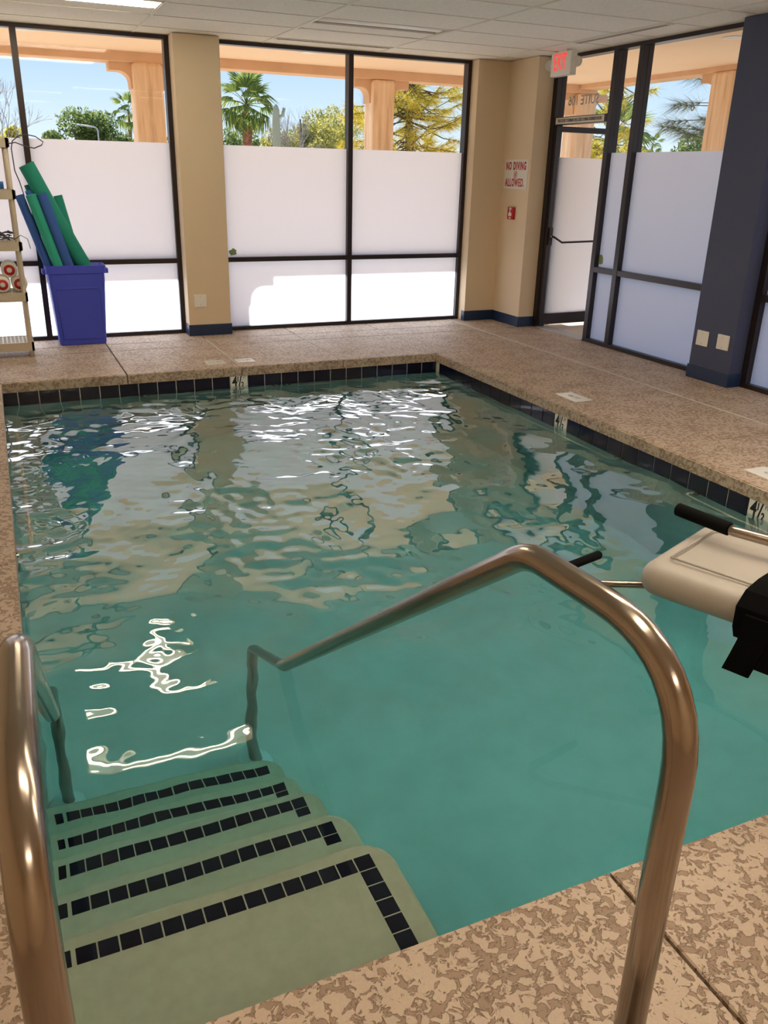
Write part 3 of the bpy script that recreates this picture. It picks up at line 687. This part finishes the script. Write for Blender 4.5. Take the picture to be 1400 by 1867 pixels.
# belt: webbing over the near side of the seat and a hanging end
def ribbon(P, wv, th, name, parent, widths=None):
    P = [Vector(p) for p in P]; V = []; n_ = len(P)
    for i, p in enumerate(P):
        wd = Vector(wv) * (widths[i] if widths else 1); t = (P[min(i + 1, n_ - 1)] - P[max(i - 1, 0)]).normalized(); nn = t.cross(wd).normalized() * th / 2
        V += [p - wd / 2 - nn, p + wd / 2 - nn, p + wd / 2 + nn, p - wd / 2 + nn]
    Fc = [(4 * i + k, 4 * i + (k + 1) % 4, 4 * i + 4 + (k + 1) % 4, 4 * i + 4 + k) for i in range(n_ - 1) for k in range(4)] + [(3, 2, 1, 0), tuple(4 * (n_ - 1) + k for k in range(4))]
    return G().add(V, Fc).obj(name, M['web'], parent)
ribbon([L(-.42, -.05, .012), L(-.415, -.16, .016), L(-.41, -.235, .006), L(-.405, -.272, -.03), L(-.40, -.28, -.09), L(-.40, -.28, -.12)], F_ * .17, .008, 'seat_belt', lift, [1, 1, 1, 1.0, .9, .8])
ribbon([L(-.39, -.285, -.04), L(-.385, -.29, -.12), L(-.375, -.30, -.17), L(-.365, -.31, -.215)], F_ * .075, .010, 'belt_end', lift)
ribbon([L(-.43, -.288, -.06), L(-.425, -.29, -.15), L(-.42, -.295, -.19)], F_ * .06, .008, 'belt_end', lift)
G().tube([L(-.62, 0, .1), L(-.85, 0, .1), L(-1.0, 0, .12)], .035, 16).obj('lift_arm', M['steel'], lift)
g = G().tube([L(-1.0, 0, .35), L(-1.0, 0, -.49)], .05, 20); q = L(-1.0, 0, -.5); g.box(q[0] - .25, q[0] + .25, q[1] - .2, q[1] + .2, 0, .03); g.obj('mast', M['steel'], lift)

# ------------------------------------------------------------------ shelving unit with pool toys
su = empty('shelving_unit', (-3.95, 1.15, 0), 'beige plastic shelving unit at the left edge, with a grid-patterned lowest shelf', 'shelf')
SX0, SX1, SY0, SY1 = -4.42, -3.525, .985, 1.36
for z_ in (.13, .56, .985, 1.40, 1.80):
    g = G(); g.box(SX0, SX1, SY0, SY0 + .02, z_ - .075, z_); g.box(SX0, SX1, SY1 - .02, SY1, z_ - .075, z_); g.box(SX0, SX0 + .02, SY0, SY1, z_ - .075, z_); g.box(SX1 - .02, SX1, SY0, SY1, z_ - .075, z_)
    nx_, ny_ = 26, 11
    for i in range(nx_ + 1): xx = SX0 + .02 + (SX1 - SX0 - .04) * i / nx_; g.box(xx - .006, xx + .006, SY0 + .02, SY1 - .02, z_ - .014, z_ - .002)
    for i in range(ny_ + 1): yy = SY0 + .02 + (SY1 - SY0 - .04) * i / ny_; g.box(SX0 + .02, SX1 - .02, yy - .006, yy + .006, z_ - .0135, z_ - .0025)
    g.obj('shelf_board', M['shelfp'], su)
for px_ in (SX0 + .03, SX1 - .027):
    for py_ in (SY0 + .03, SY1 - .03):
        g = G(); zz = [0, .06, .49, .555, .91, .98, 1.33, 1.40, 1.73]
        g.tube([(px_, py_, z_) for z_ in zz], .022, 12).obj('post', M['shelfp'], su)
for z_ in (.985, 1.40, 1.80): bx('end_cap', M['black'], SX1 - .002, SX1 + .008, SY0, SY0 + .03, z_ - .07, z_ - .004, su)
def dumbbell(x, y, z, label):
    t = empty('foam_dumbbell', (x, y, z), label, 'dumbbell', 'white foam aqua dumbbells on the shelf')
    for dy in (-.09, .09):
        G().lathe([(0, -.045), (.055, -.045), (.066, -.03), (.066, .03), (.055, .045), (0, .045)], 22).rot(R(90), (0, 0, 0), 'X').obj('foam_disc', M['whitefoam'], None).location = (x, y + dy, z)
        o = C.objects[-1]
        o.parent = t; o.matrix_parent_inverse = Matrix.Translation(t.location).inverted()
        s_ = -1 if dy < 0 else 1
        r_ = G().lathe([(.022, 0), (.045, 0), (.045, .002), (.022, .002)], 22).rot(R(90), (0, 0, 0), 'X').obj('red_ring', M['red'], None); r_.location = (x, y + dy + s_ * .047, z); r_.parent = o; r_.matrix_parent_inverse = Matrix.Translation(Vector((x, y + dy, z))).inverted() if False else Matrix()
        r_.matrix_parent_inverse = Matrix.Identity(4); r_.location = (0, s_ * .047, 0)
        e_ = G().cyl((0, 0, 0), (0, s_, 0), .016, .01, 14).obj('hub', M['whitefoam'], None); e_.parent = o; e_.location = (0, s_ * .045, 0)
    G().tube([(x, y - .06, z), (x, y + .06, z)], .016, 14).obj('handle', M['whitefoam'], t)
zs_ = .56 + .068
dumbbell(-3.578, 1.20, zs_, 'white foam dumbbell with red rings at the outer end of the shelf')
dumbbell(-3.715, 1.16, zs_, 'white foam dumbbell with red rings, second from the outer end of the shelf')
dumbbell(-3.852, 1.16, zs_, 'white foam dumbbell with red rings, cut by the picture edge')
dumbbell(-3.645, 1.20, zs_ + .118, 'white foam dumbbell lying on top of the others on the shelf')
# dark mesh fins / straps pile
rr = random.Random(3); g = G()
for k in range(46):
    x_, y_ = rr.uniform(-4.0, -3.56), rr.uniform(1.03, 1.30); a = rr.uniform(0, 3.14); z_ = .987 + rr.uniform(.004, .055); l = rr.uniform(.06, .16)
    d = Vector((math.cos(a), math.sin(a), rr.uniform(-.15, .2))) * l
    g.tube([Vector((x_, y_, z_)) - d / 2, Vector((x_, y_, z_ + .015)), Vector((x_, y_, z_)) + d / 2], [.004, .011, .004], 6, flat=.4)
g.tube([(-3.58, 1.0, 1.0), (-3.52, .98, 1.04), (-3.47, .97, 1.01), (-3.455, .97, .93)], .003, 5)
tag(g.obj('strap_pile', M['cable']), 'tangled pile of black straps and mesh on the middle shelf', 'strap pile', kind='stuff')
tube_ = empty('blue_float', (-3.70, 1.05, 1.43), 'blue foam float with a black end on the upper shelf', 'float')
G().tube([(-3.95, 1.09, 1.434), (-3.60, 1.07, 1.434)], .030, 16).obj('foam_body', M['bluef2'], tube_)
G().tube([(-3.74, 1.078, 1.434), (-3.66, 1.0735, 1.434)], .0315, 16).obj('black_band', M['black'], tube_)
cab = G().tube([(-3.60, 1.02, 1.80), (-3.52, .985, 1.755), (-3.47, .98, 1.765), (-3.40, .97, 1.74), (-3.33, .96, 1.725), (-3.27, .96, 1.75), (-3.255, .96, 1.775), (-3.31, .965, 1.815), (-3.38, .97, 1.828), (-3.44, .975, 1.815), (-3.49, .98, 1.775), (-3.505, .985, 1.72), (-3.50, 1.0, 1.55), (-3.47, 1.1, 1.46), (-3.44, 1.3, 1.34)], .0045, 6)
tag(cab.obj('cable_loop', M['cable']), 'dark cable looping out from the top shelf corner', 'cable')

# ------------------------------------------------------------------ bin with pool noodles
bn = empty('recycling_bin', (-3.07, 1.52, 0), 'blue plastic slim bin holding pool noodles in front of the far left window', 'bin')
def ringb(w0, d0, z, r=.03, n_=4):
    P = []
    for cx_, cy_, a0 in ((w0 - r, d0 - r, 0), (-w0 + r, d0 - r, 90), (-w0 + r, -d0 + r, 180), (w0 - r, -d0 + r, 270)):
        for k in range(n_ + 1): a = R(a0 + 90 * k / n_); P.append((cx_ + r * math.cos(a), cy_ + r * math.sin(a), z))
    return P
CX, CY = -3.07, 1.552
prof = [(.205, .125, .0), (.213, .130, .01), (.252, .142, .60), (.252, .142, .66), (.268, .150, .665), (.268, .150, .735), (.258, .143, .738), (.240, .130, .70), (.205, .118, .05)]
g = G(); V = []; m_ = 20
for w0, d0, z in prof: V += [(CX + x, CY + y, z) for x, y, z in ringb(w0, d0, z)]
Fc = [(i * m_ + k, i * m_ + (k + 1) % m_, (i + 1) * m_ + (k + 1) % m_, (i + 1) * m_ + k) for i in range(len(prof) - 1) for k in range(m_)]
Fc += [tuple(range(m_))[::-1], tuple((len(prof) - 1) * m_ + k for k in range(m_))]
g.add(V, Fc).obj('bin_body', M['bin'], bn)
G().box(CX + .262, CX + .295, CY - .07, CY + .07, .655, .70).obj('bin_handle', M['bin'], bn, .006, 2)
G().box(CX - .295, CX - .262, CY - .07, CY + .07, .655, .70).obj('bin_handle', M['bin'], bn, .006, 2)
pp = [(-.175, .06), (.185, .06), (.20, .50), (.18, .53), (-.18, .53), (-.20, .50)]
G().tube(fillet([(CX + a, CY - .1325 - .0205 * b_, b_) for a, b_ in pp + [pp[0]]], .01, 2), .0035, 6).obj('panel_ridge', M['bin'], bn)
def noodle(p0, p1, r, m, label):
    p0, p1 = Vector(p0), Vector(p1); d = (p1 - p0).normalized(); a = d.orthogonal().normalized(); b = d.cross(a); n_ = 20; V = []; Fc = []
    P = [p0 + (p1 - p0) * t + Vector((0, 0, -.02 * math.sin(math.pi * t))) for t in [k / 10 for k in range(11)]]
    t = empty('pool_noodle', p0, label, 'pool noodle', 'pool noodles standing in the blue bin')
    g = G(); g.tube(P, r, n_, caps=False)
    hr = r * .30
    for e_, dd in ((P[-1], d), (P[0], -d)):
        V = [e_ + (a * math.cos(6.2832 * k / n_) + b * math.sin(6.2832 * k / n_)) * q for q in (r, hr) for k in range(n_)]
        g.add(V, [(k, (k + 1) % n_, n_ + (k + 1) % n_, n_ + k) for k in range(n_)])
    g.obj('foam_tube', m, t)
    G().tube([p1 - d * .06, p1 - d * .015], hr * 1.05, 12).obj('hollow_core', M['black'], t)
noodle((-2.885, 1.545, .52), (-3.385, 1.51, 1.60), .070, M['teal'], 'thickest and tallest teal foam noodle leaning across the others')
noodle((-2.96, 1.495, .13), (-3.29, 1.44, 1.36), .046, M['bluef'], 'blue noodle standing just left of the thick teal one')
noodle((-3.05, 1.492, .13), (-3.382, 1.435, 1.35), .046, M['teal2'], 'light green noodle at the front with a bright rim')
noodle((-3.12, 1.535, .13), (-3.475, 1.50, 1.345), .039, M['bluef'], 'leftmost dark blue noodle beside the shelf')
noodle((-2.995, 1.585, .13), (-3.385, 1.545, 1.385), .040, M['bluef2'], 'blue noodle mostly hidden behind the light green one')
noodle((-3.01, 1.64, .13), (-3.39, 1.64, 1.43), .032, M['teal'], 'green noodle end just visible below the thick teal one')
noodle((-2.90, 1.635, .13), (-3.14, 1.67, 1.34), .040, M['teal'], 'short teal noodle standing behind on the right')

# ------------------------------------------------------------------ outside: porch
ground = G().box(-150, 400, 6.0, 500, -.25, -.10).box(6.0, 400, -60, 6.0, -.25, -.10).box(-150, -12, -60, 6.0, -.25, -.10).box(-12, 6, -60, -14, -.25, -.10).obj('ground', M['ground']); tag(ground, 'sunlit sandy ground outside', 'ground', kind='structure')
patio = G().box(-12, 6.0, Yf + .15, 6.0, -.10, -.01).box(Xr + .15, 6.0, -14, Yf + .15, -.10, -.01).obj('patio', M['patio']); tag(patio, 'pale concrete walkway under the porch', 'patio', kind='structure')
pr = empty('porch_roof', (2, 4, 2.95), 'peach stucco porch ceiling with deep beams outside the windows', 'porch roof', kind='structure')
G().box(-12, 5.4, Yf, 5.4, 2.95, 3.15).box(Xr, 5.4, -14, Yf, 2.95, 3.15).obj('soffit', M['soffit'], pr)
bx('beam', M['stucco'], -12, 5.35, 5.0, 5.32, 2.832, 2.955, pr, .004, 1)
bx('beam', M['stucco'], 5.0, 5.32, -14, 5.0, 2.886, 2.955, pr, .004, 1)
bx('header', M['stucco'], -12, Xr + .3, Yf + .12, Yf + .2, H - .01, 2.95, pr); bx('header', M['stucco'], Xr + .12, Xr + .2, -14, Yf + .2, H - .01, 2.95, pr)
for x_, y_, lb_ in ((.094, 3.86, 'round recessed porch light seen through the middle window'), (-3.138, 3.796, 'round recessed porch light seen through the far left window'), (3.415, .321, 'round recessed porch light seen through the wide right window')):
    t = empty('recessed_porch_light', (x_, y_, 2.95), lb_, 'recessed light', 'recessed lights in the porch ceiling')
    G().lathe([(.115, 0), (.115, -.006), (.075, -.004), (.07, .0)], 24, (x_, y_, 2.95)).obj('trim_ring', M['grid'], t)
    G().lathe([(0, -.0015), (.072, -.0015)], 24, (x_, y_, 2.95)).obj('lens', M['lensoff'], t)
def porch_col(x0, x1, y0, y1, ztop, ax, label, wing=.33):
    t = empty('porch_column', ((x0 + x1) / 2, (y0 + y1) / 2, -.01), label, 'column', 'porch columns')
    bx('shaft', M['stcol'], x0, x1, y0, y1, -.05, ztop - .005, t, .05, 4)
    zt = ztop
    def prof(c, s):     # stepped, curved bracket profile
        P = [(c, zt), (c + s * wing, zt), (c + s * wing, zt - .11), (c + s * (wing - .11), zt - .11)]
        P += [(c + s * ((wing - .11) - (wing - .215) * math.sin(R(a))), zt - .11 - .125 * (1 - math.cos(R(a)))) for a in range(0, 91, 15)]
        P += [(c + s * .10, zt - .31), (c, zt - .31)]
        return P
    if ax == 'x':
        m0, m1 = y0 + .09, y1 - .04
        for c, s in ((x0, -1), (x1, 1)): G().prism(prof(c - s * .08, s), m0, m1, 'y').obj('bracket', M['stucco'], t, fixn=True)
    else:
        m0, m1 = x0 + .09, x1 - .04
        for c, s in ((y0, -1), (y1, 1)): G().prism(prof(c - s * .08, s), m0, m1, 'x').obj('bracket', M['stucco'], t, fixn=True)
porch_col(-1.853, -1.475, 4.97, 5.35, 2.845, 'x', 'peach porch column behind the far left window, stained with white drips', .36)
porch_col(1.46, 1.805, 4.98, 5.33, 2.835, 'x', 'peach porch column behind the right half of the middle window')
porch_col(4.97, 5.34, 1.79, 2.20, 2.89, 'y', 'peach porch column seen through the wide right window')
porch_col(4.98, 5.36, 4.98, 5.36, 2.84, 'x', 'corner porch column seen through the exit door', .33)
porch_col(-5.2, -4.82, 4.97, 5.35, 2.845, 'x', 'peach porch column left of the picture')
porch_col(4.97, 5.34, -2.3, -1.9, 2.89, 'y', 'peach porch column beyond the dark pillar')

# ------------------------------------------------------------------ outside: planting
def leafcloud(clusters, n, size, sd, flatten=1.0):
    rr = np.random.default_rng(sd); cl = np.array([c[:3] for c in clusters]); rd = np.array([c[3] for c in clusters]); wt = rd ** 2 / np.sum(rd ** 2)
    k = rr.choice(len(cl), n, p=wt); d = rr.normal(size=(n, 3)); d /= np.linalg.norm(d, axis=1)[:, None]
    p = cl[k] + d * (rd[k] * (rr.uniform(.25, 1, n) ** .5))[:, None] * np.array([1, 1, flatten])
    a = rr.normal(size=(n, 3)); a /= np.linalg.norm(a, axis=1)[:, None]; b = rr.normal(size=(n, 3)); b -= a * np.sum(a * b, 1)[:, None]; b /= np.linalg.norm(b, axis=1)[:, None]
    s = size * rr.uniform(.6, 1.3, n)[:, None]
    V = np.stack([p - a * s, p - b * s * .45, p + a * s, p + b * s * .45], 1).reshape(-1, 3)
    return V.tolist(), [(4 * i, 4 * i + 1, 4 * i + 2, 4 * i + 3) for i in range(n)]
def branches(g, p, d, l, r, depth, rr, spread=.5, up=.15, kids=3, tips=None):
    q = p + d * l; mid_ = p + d * l * .5 + Vector((rr.uniform(-1, 1), rr.uniform(-1, 1), rr.uniform(-1, 1))) * l * .06
    g.tube([p, mid_, q], [r, r * .85, r * .65], 5 if depth > 2 else 3, caps=False)
    if tips is not None and depth <= 2: tips.append(q)
    if depth == 0: return
    for _ in range(kids):
        nd = (d + Vector((rr.uniform(-1, 1), rr.uniform(-1, 1), rr.uniform(-.6, 1))) * spread + Vector((0, 0, up))).normalized()
        branches(g, q if rr.random() < .6 else mid_ + (q - mid_) * rr.random(), nd, l * rr.uniform(.62, .85), r * .62, depth - 1, rr, spread, up, kids, tips)
def tree(x, y, h, wd, m, label, sd, n=5000, size=.10, trunk=.3, kind='tree', base=None, name='tree', group=None):
    t = empty(name, (x, y, -.1), label, kind, group); rr = random.Random(sd)
    g = G(); g.tube([(x, y, -.1), (x + .05, y, h * trunk), (x, y, h * .75)], [wd * .05, wd * .04, wd * .015], 8)
    for _ in range(7):
        a = rr.uniform(0, 6.28); g.tube([(x, y, h * trunk), (x + math.cos(a) * wd * .25, y + math.sin(a) * wd * .25, h * rr.uniform(.5, .85))], [wd * .02, wd * .006], 5)
    g.obj('trunk', M['bark'], t)
    cl = []
    for _ in range(26):
        a = rr.uniform(0, 6.28); u = rr.uniform(0, 1) ** .6; z = rr.uniform(.28, .86); k = math.sqrt(max(0, 1 - ((z - .5) / .52) ** 2))
        cl.append((x + math.cos(a) * u * wd * .40 * k, y + math.sin(a) * u * wd * .40 * k, h * z, wd * rr.uniform(.10, .17)))
    V, Fc = leafcloud(cl, n, size, sd, .8)
    g = G().add(V, Fc); g.obj('foliage', m, t)['kind'] = 'stuff'
    return t
tree(2.7, 53, 4.9, 6.8, M['green'], 'large rounded dark green tree behind the far left window', 11, 9000, .13, .2)
tree(.1, 46, 3.6, 3.0, M['green'], 'smaller dark green tree left of the large rounded one', 12, 4500, .12, .2)
tree(4.9, 49.5, 3.9, 2.6, M['green'], 'green tree directly right of the large rounded one', 13, 4500, .12, .2)
tree(-2.6, 38, 3.55, 2.6, M['yg'], 'yellowish bush at the far left edge', 14, 3500, .10, .2)
tree(8.1, 52, 4.1, 2.6, M['green'], 'dark tree glimpsed between porch column and beige column', 15, 3500, .12, .2)
tree(7.9, 36.5, 3.7, 3.6, M['green'], 'dark bushes behind the fan palm', 16, 5000, .10, .1)
tree(10.0, 38.5, 3.3, 3.0, M['green'], 'low dark bush between the palm and the cactus', 17, 3500, .10, .1)
tree(8.7, 28.8, 4.6, 4.6, M['pv'], 'bushy olive green desert tree right of the cactus', 18, 11000, .075, .12)
tree(12.6, 35.0, 5.2, 3.4, M['pv'], 'taller sparse olive tree behind the window mullion', 19, 6500, .065, .15)
tree(13.6, 33.5, 3.7, 2.6, M['pv'], 'low green tree left of the right porch column', 20, 4500, .07, .15)
tree(17.6, 15.0, 3.3, 1.5, M['yg'], 'yellow green bush beside the right porch column', 21, 2200, .07, .2)
tree(8.7, 8.6, 2.6, 1.5, M['yg'], 'bushy sunlit shrub seen through the exit door glass', 22, 4500, .05, .2)
tree(9.9, 7.4, 2.75, 1.7, M['green'], 'green shrub seen through the narrow right pane', 23, 4500, .05, .2)
def bare(x, y, h, label, sd, lean=(0, 0, 1), n=3, depth=5, r=.06):
    t = empty('bare_tree', (x, y, -.1), label, 'tree'); rr = random.Random(sd); g = G()
    for _ in range(n): branches(g, Vector((x, y, -.1)), (Vector(lean) + Vector((rr.uniform(-.35, .35), rr.uniform(-.35, .35), 0))).normalized(), h * .34, r, depth, rr, .55, .12, 3)
    g.obj('branches', M['greybark'], t)
bare(-3.3, 28, 4.8, 'bare grey branched tree at the far left edge', 31, n=2)
bare(7.0, 25.2, 3.2, 'bare twiggy tree just right of the cactus', 32, r=.045, n=2)
bare(10.7, 26.0, 4.3, 'tall bare branches rising out of the olive tree', 33, r=.04, n=2)
# fan palm
def frond_mesh(L_, seed, droop):
    g = G(); rr = random.Random(seed)
    g.tube([(0, 0, 0), (.5 * L_, 0, .02), (L_, 0, -.06 * L_)], [.022, .016, .01], 4, caps=False)
    for k in range(17):
        a = R(-78 + 156 * k / 16); l = L_ * (.95 if abs(a) < .9 else .75) * rr.uniform(.9, 1.1); w_ = .035 * L_ + .02
        c = Vector((L_, 0, -.06 * L_)); d = Vector((math.cos(a), math.sin(a), 0)); s_ = Vector((-math.sin(a), math.cos(a), 0)) * w_
        p1 = c + d * l * .55 + Vector((0, 0, .02)); p2 = c + d * l + Vector((0, 0, -droop * l))
        g.add([c, p1 - s_, p2, p1 + s_], [(0, 1, 2, 3)])
    me = bpy.data.meshes.new('frond'); me.from_pydata([tuple(v) for v in g.v], [], g.f); me.materials.append(M['palml']); return me
fm = [frond_mesh(.78, 1, .25), frond_mesh(.72, 2, .55), frond_mesh(.68, 3, .8)]
def palm(x, y, zc, label, sc=1, n=30, rt=.15, sd=1, name='fan_palm', trunkm='palmbark'):
    t = empty(name, (x, y, -.1), label, 'palm tree'); rr = random.Random(sd); g = G()
    P = [(x, y, -.1 + (zc + .1) * k / 10) for k in range(11)]; g.tube(P, [rt * (1.1 if k < 8 else 1.25 if k == 8 else .75 if k == 9 else .35) for k in range(11)], 12).obj('trunk', M[trunkm], t)
    for k in range(n):
        el = R(80 - 135 * (k / n) + rr.uniform(-8, 8)); az = k * 2.39996 + rr.uniform(-.2, .2)
        o = link('frond', fm[0 if el > .5 else 1 if el > -.2 else 2], t); o.matrix_parent_inverse = Matrix.Identity(4)
        o.location = (0, 0, zc + .1 - .1 * (k / n)); o.rotation_euler = (rr.uniform(-.4, .4), -el, az); o.scale = (sc,) * 3
palm(4.87, 23.86, 3.75, 'bushy fan palm with a reddish trunk behind the middle window', .82, 34, .15, 1)
palm(5.9, 57.5, 5.2, 'small distant palm crown beside the left porch column', 1.0, 16, .1, 2, 'distant_palm')
palm(18.0, 38.0, 5.2, 'tall slim palm behind the pine', .8, 20, .17, 3, 'slim_palm', 'bark')
palm(54.6, 60.7, 4.6, 'tiny distant palm behind the wide right window', .9, 14, .12, 4, 'distant_palm')
palm(13.1, 14.2, 2.55, 'palm fronds behind the narrow right pane', .9, 20, .12, 5, 'distant_palm')
# cactus
ct = empty('saguaro_cactus', (5.25, 21.67, -.1), 'tall grey green saguaro cactus standing right of the fan palm', 'cactus')
g = G(); n_ = 24; V = []; zz = [-.1, 1, 2, 3, 3.45, 3.58, 3.63]; rs = [.125, .13, .125, .12, .10, .06, .01]
for z_, r0 in zip(zz, rs): V += [(5.25 + r0 * (1 + .10 * (k % 2)) * math.cos(6.2832 * k / n_), 21.67 + r0 * (1 + .10 * (k % 2)) * math.sin(6.2832 * k / n_), z_) for k in range(n_)]
g.add(V, [(i * n_ + k, i * n_ + (k + 1) % n_, (i + 1) * n_ + (k + 1) % n_, (i + 1) * n_ + k) for i in range(len(zz) - 1) for k in range(n_)]); g.obj('stem', M['cactus'], ct)
G().tube([(5.25, 21.67, 3.2), (5.45, 21.6, 3.3), (5.5, 21.6, 3.52)], [.05, .055, .05], 10).obj('arm', M['cactus'], ct)
# pines close to the porch
def pine(x, y, h, tips_at, m, label, sd, nl=.2, nn=55, tr=.10, nw=.003):
    t = empty('pine_tree', (x, y, -.1), label, 'tree'); rr = random.Random(sd); g = G()
    g.tube([(x, y, -.1), (x + .05, y, h * .5), (x, y, h)], [tr, tr * .8, tr * .3], 10)
    V = []; Fc = []
    for q in tips_at:
        q = Vector(q); s_ = Vector((x, y, min(h, max(1.2, q.z - .1 + rr.uniform(-.4, .5))))); md = (s_ + q) / 2 + Vector((rr.uniform(-.15, .15), rr.uniform(-.15, .15), -.12))
        g.tube([s_, md, q], [.014, .009, .004], 5)
        d0 = (q - md).normalized()
        for c_ in range(4):
            cc = q - d0 * .09 * c_
            for _ in range(nn // 4):
                d = (d0 * .7 + Vector((rr.uniform(-1, 1), rr.uniform(-1, 1), rr.uniform(-1.1, .7)))).normalized(); w_ = d.orthogonal().normalized() * nw; l = nl * rr.uniform(.7, 1.15); o = len(V)
                V += [cc - w_, cc + w_, cc + d * l + Vector((0, 0, -.02))]; Fc.append((o, o + 1, o + 2))
    g.obj('branches', M['bark'], t); G().add(V, Fc).obj('needles', m, t)['kind'] = 'stuff'
rr = random.Random(77)
tp = [(2.75 + rr.uniform(-.55, 1.45), 7.3 + rr.uniform(-.7, .9), rr.uniform(1.7, 3.35)) for _ in range(120)]
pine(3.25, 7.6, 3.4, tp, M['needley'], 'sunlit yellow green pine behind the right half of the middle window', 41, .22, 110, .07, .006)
tp = [(5.85 + rr.uniform(-.42, .42), 3.45 + rr.uniform(-.4, .4), rr.uniform(2.15, 3.15)) for _ in range(15)]
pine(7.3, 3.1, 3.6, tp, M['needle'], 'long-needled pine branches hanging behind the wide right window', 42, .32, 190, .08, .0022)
tp = [(6.3 + rr.uniform(-.7, .7), 5.7 + rr.uniform(-.6, .6), rr.uniform(1.9, 3.1)) for _ in range(34)]
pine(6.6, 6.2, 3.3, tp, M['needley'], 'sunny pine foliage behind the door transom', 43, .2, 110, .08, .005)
# street lamps, small building, hill
def lamp(x, y, h, label):
    t = empty('street_lamp', (x, y, -.1), label, 'street lamp')
    G().tube(fillet([(x, y, -.1), (x, y, h), (x - .75, y, h + .08)], .2, 5), .035, 8).obj('pole', M['galv'], t)
    G().tube([(x - .65, y, h + .07), (x - .95, y, h + .09)], [.055, .045], 8, flat=.5).obj('lamp_head', M['galv'], t)
lamp(1.45, 37.7, 3.35, 'grey street lamp in front of the large green tree')
lamp(37.1, 37.0, 3.6, 'thin street lamp behind the wide right window')
bd = empty('building', (16.4, 44.5, -.1), 'small cream flat-roofed building behind the olive trees', 'building')
bx('wall', M['cream'], 15.9, 17.3, 43.6, 47, -.1, 3.2, bd); bx('roof', M['cream'], 15.75, 17.4, 43.45, 47.1, 3.2, 3.42, bd)
g = G(); rr = random.Random(5); V = []; n_ = 26
for i in range(n_):
    a = i / (n_ - 1); x_ = 60 + 420 * a; y_ = 300 - 90 * a; hh = 3 + 9 * math.sin(math.pi * min(1, a * 1.2)) ** .8 + rr.uniform(-.6, .6)
    V += [(x_, y_, -.2), (x_ + 15, y_ + 25, hh), (x_ + 30, y_ + 60, -.2)]
g.add(V, [(3 * i, 3 * i + 3, 3 * i + 4, 3 * i + 1) for i in range(n_ - 1)] + [(3 * i + 1, 3 * i + 4, 3 * i + 5, 3 * i + 2) for i in range(n_ - 1)])
tag(g.obj('hill', M['hill']), 'low pinkish brown hill on the horizon', 'hill', kind='structure')

# lettering becomes plain mesh objects
dg = bpy.context.evaluated_depsgraph_get()
for o in [o for o in C.objects if o.type == 'FONT']:
    m_ = bpy.data.meshes.new_from_object(o.evaluated_get(dg)); pa, mpi, mb = o.parent, o.matrix_parent_inverse.copy(), o.matrix_basis.copy()
    bpy.data.objects.remove(o); n = bpy.data.objects.new('lettering', m_); C.objects.link(n); n.parent = pa; n.matrix_parent_inverse = mpi; n.matrix_basis = mb
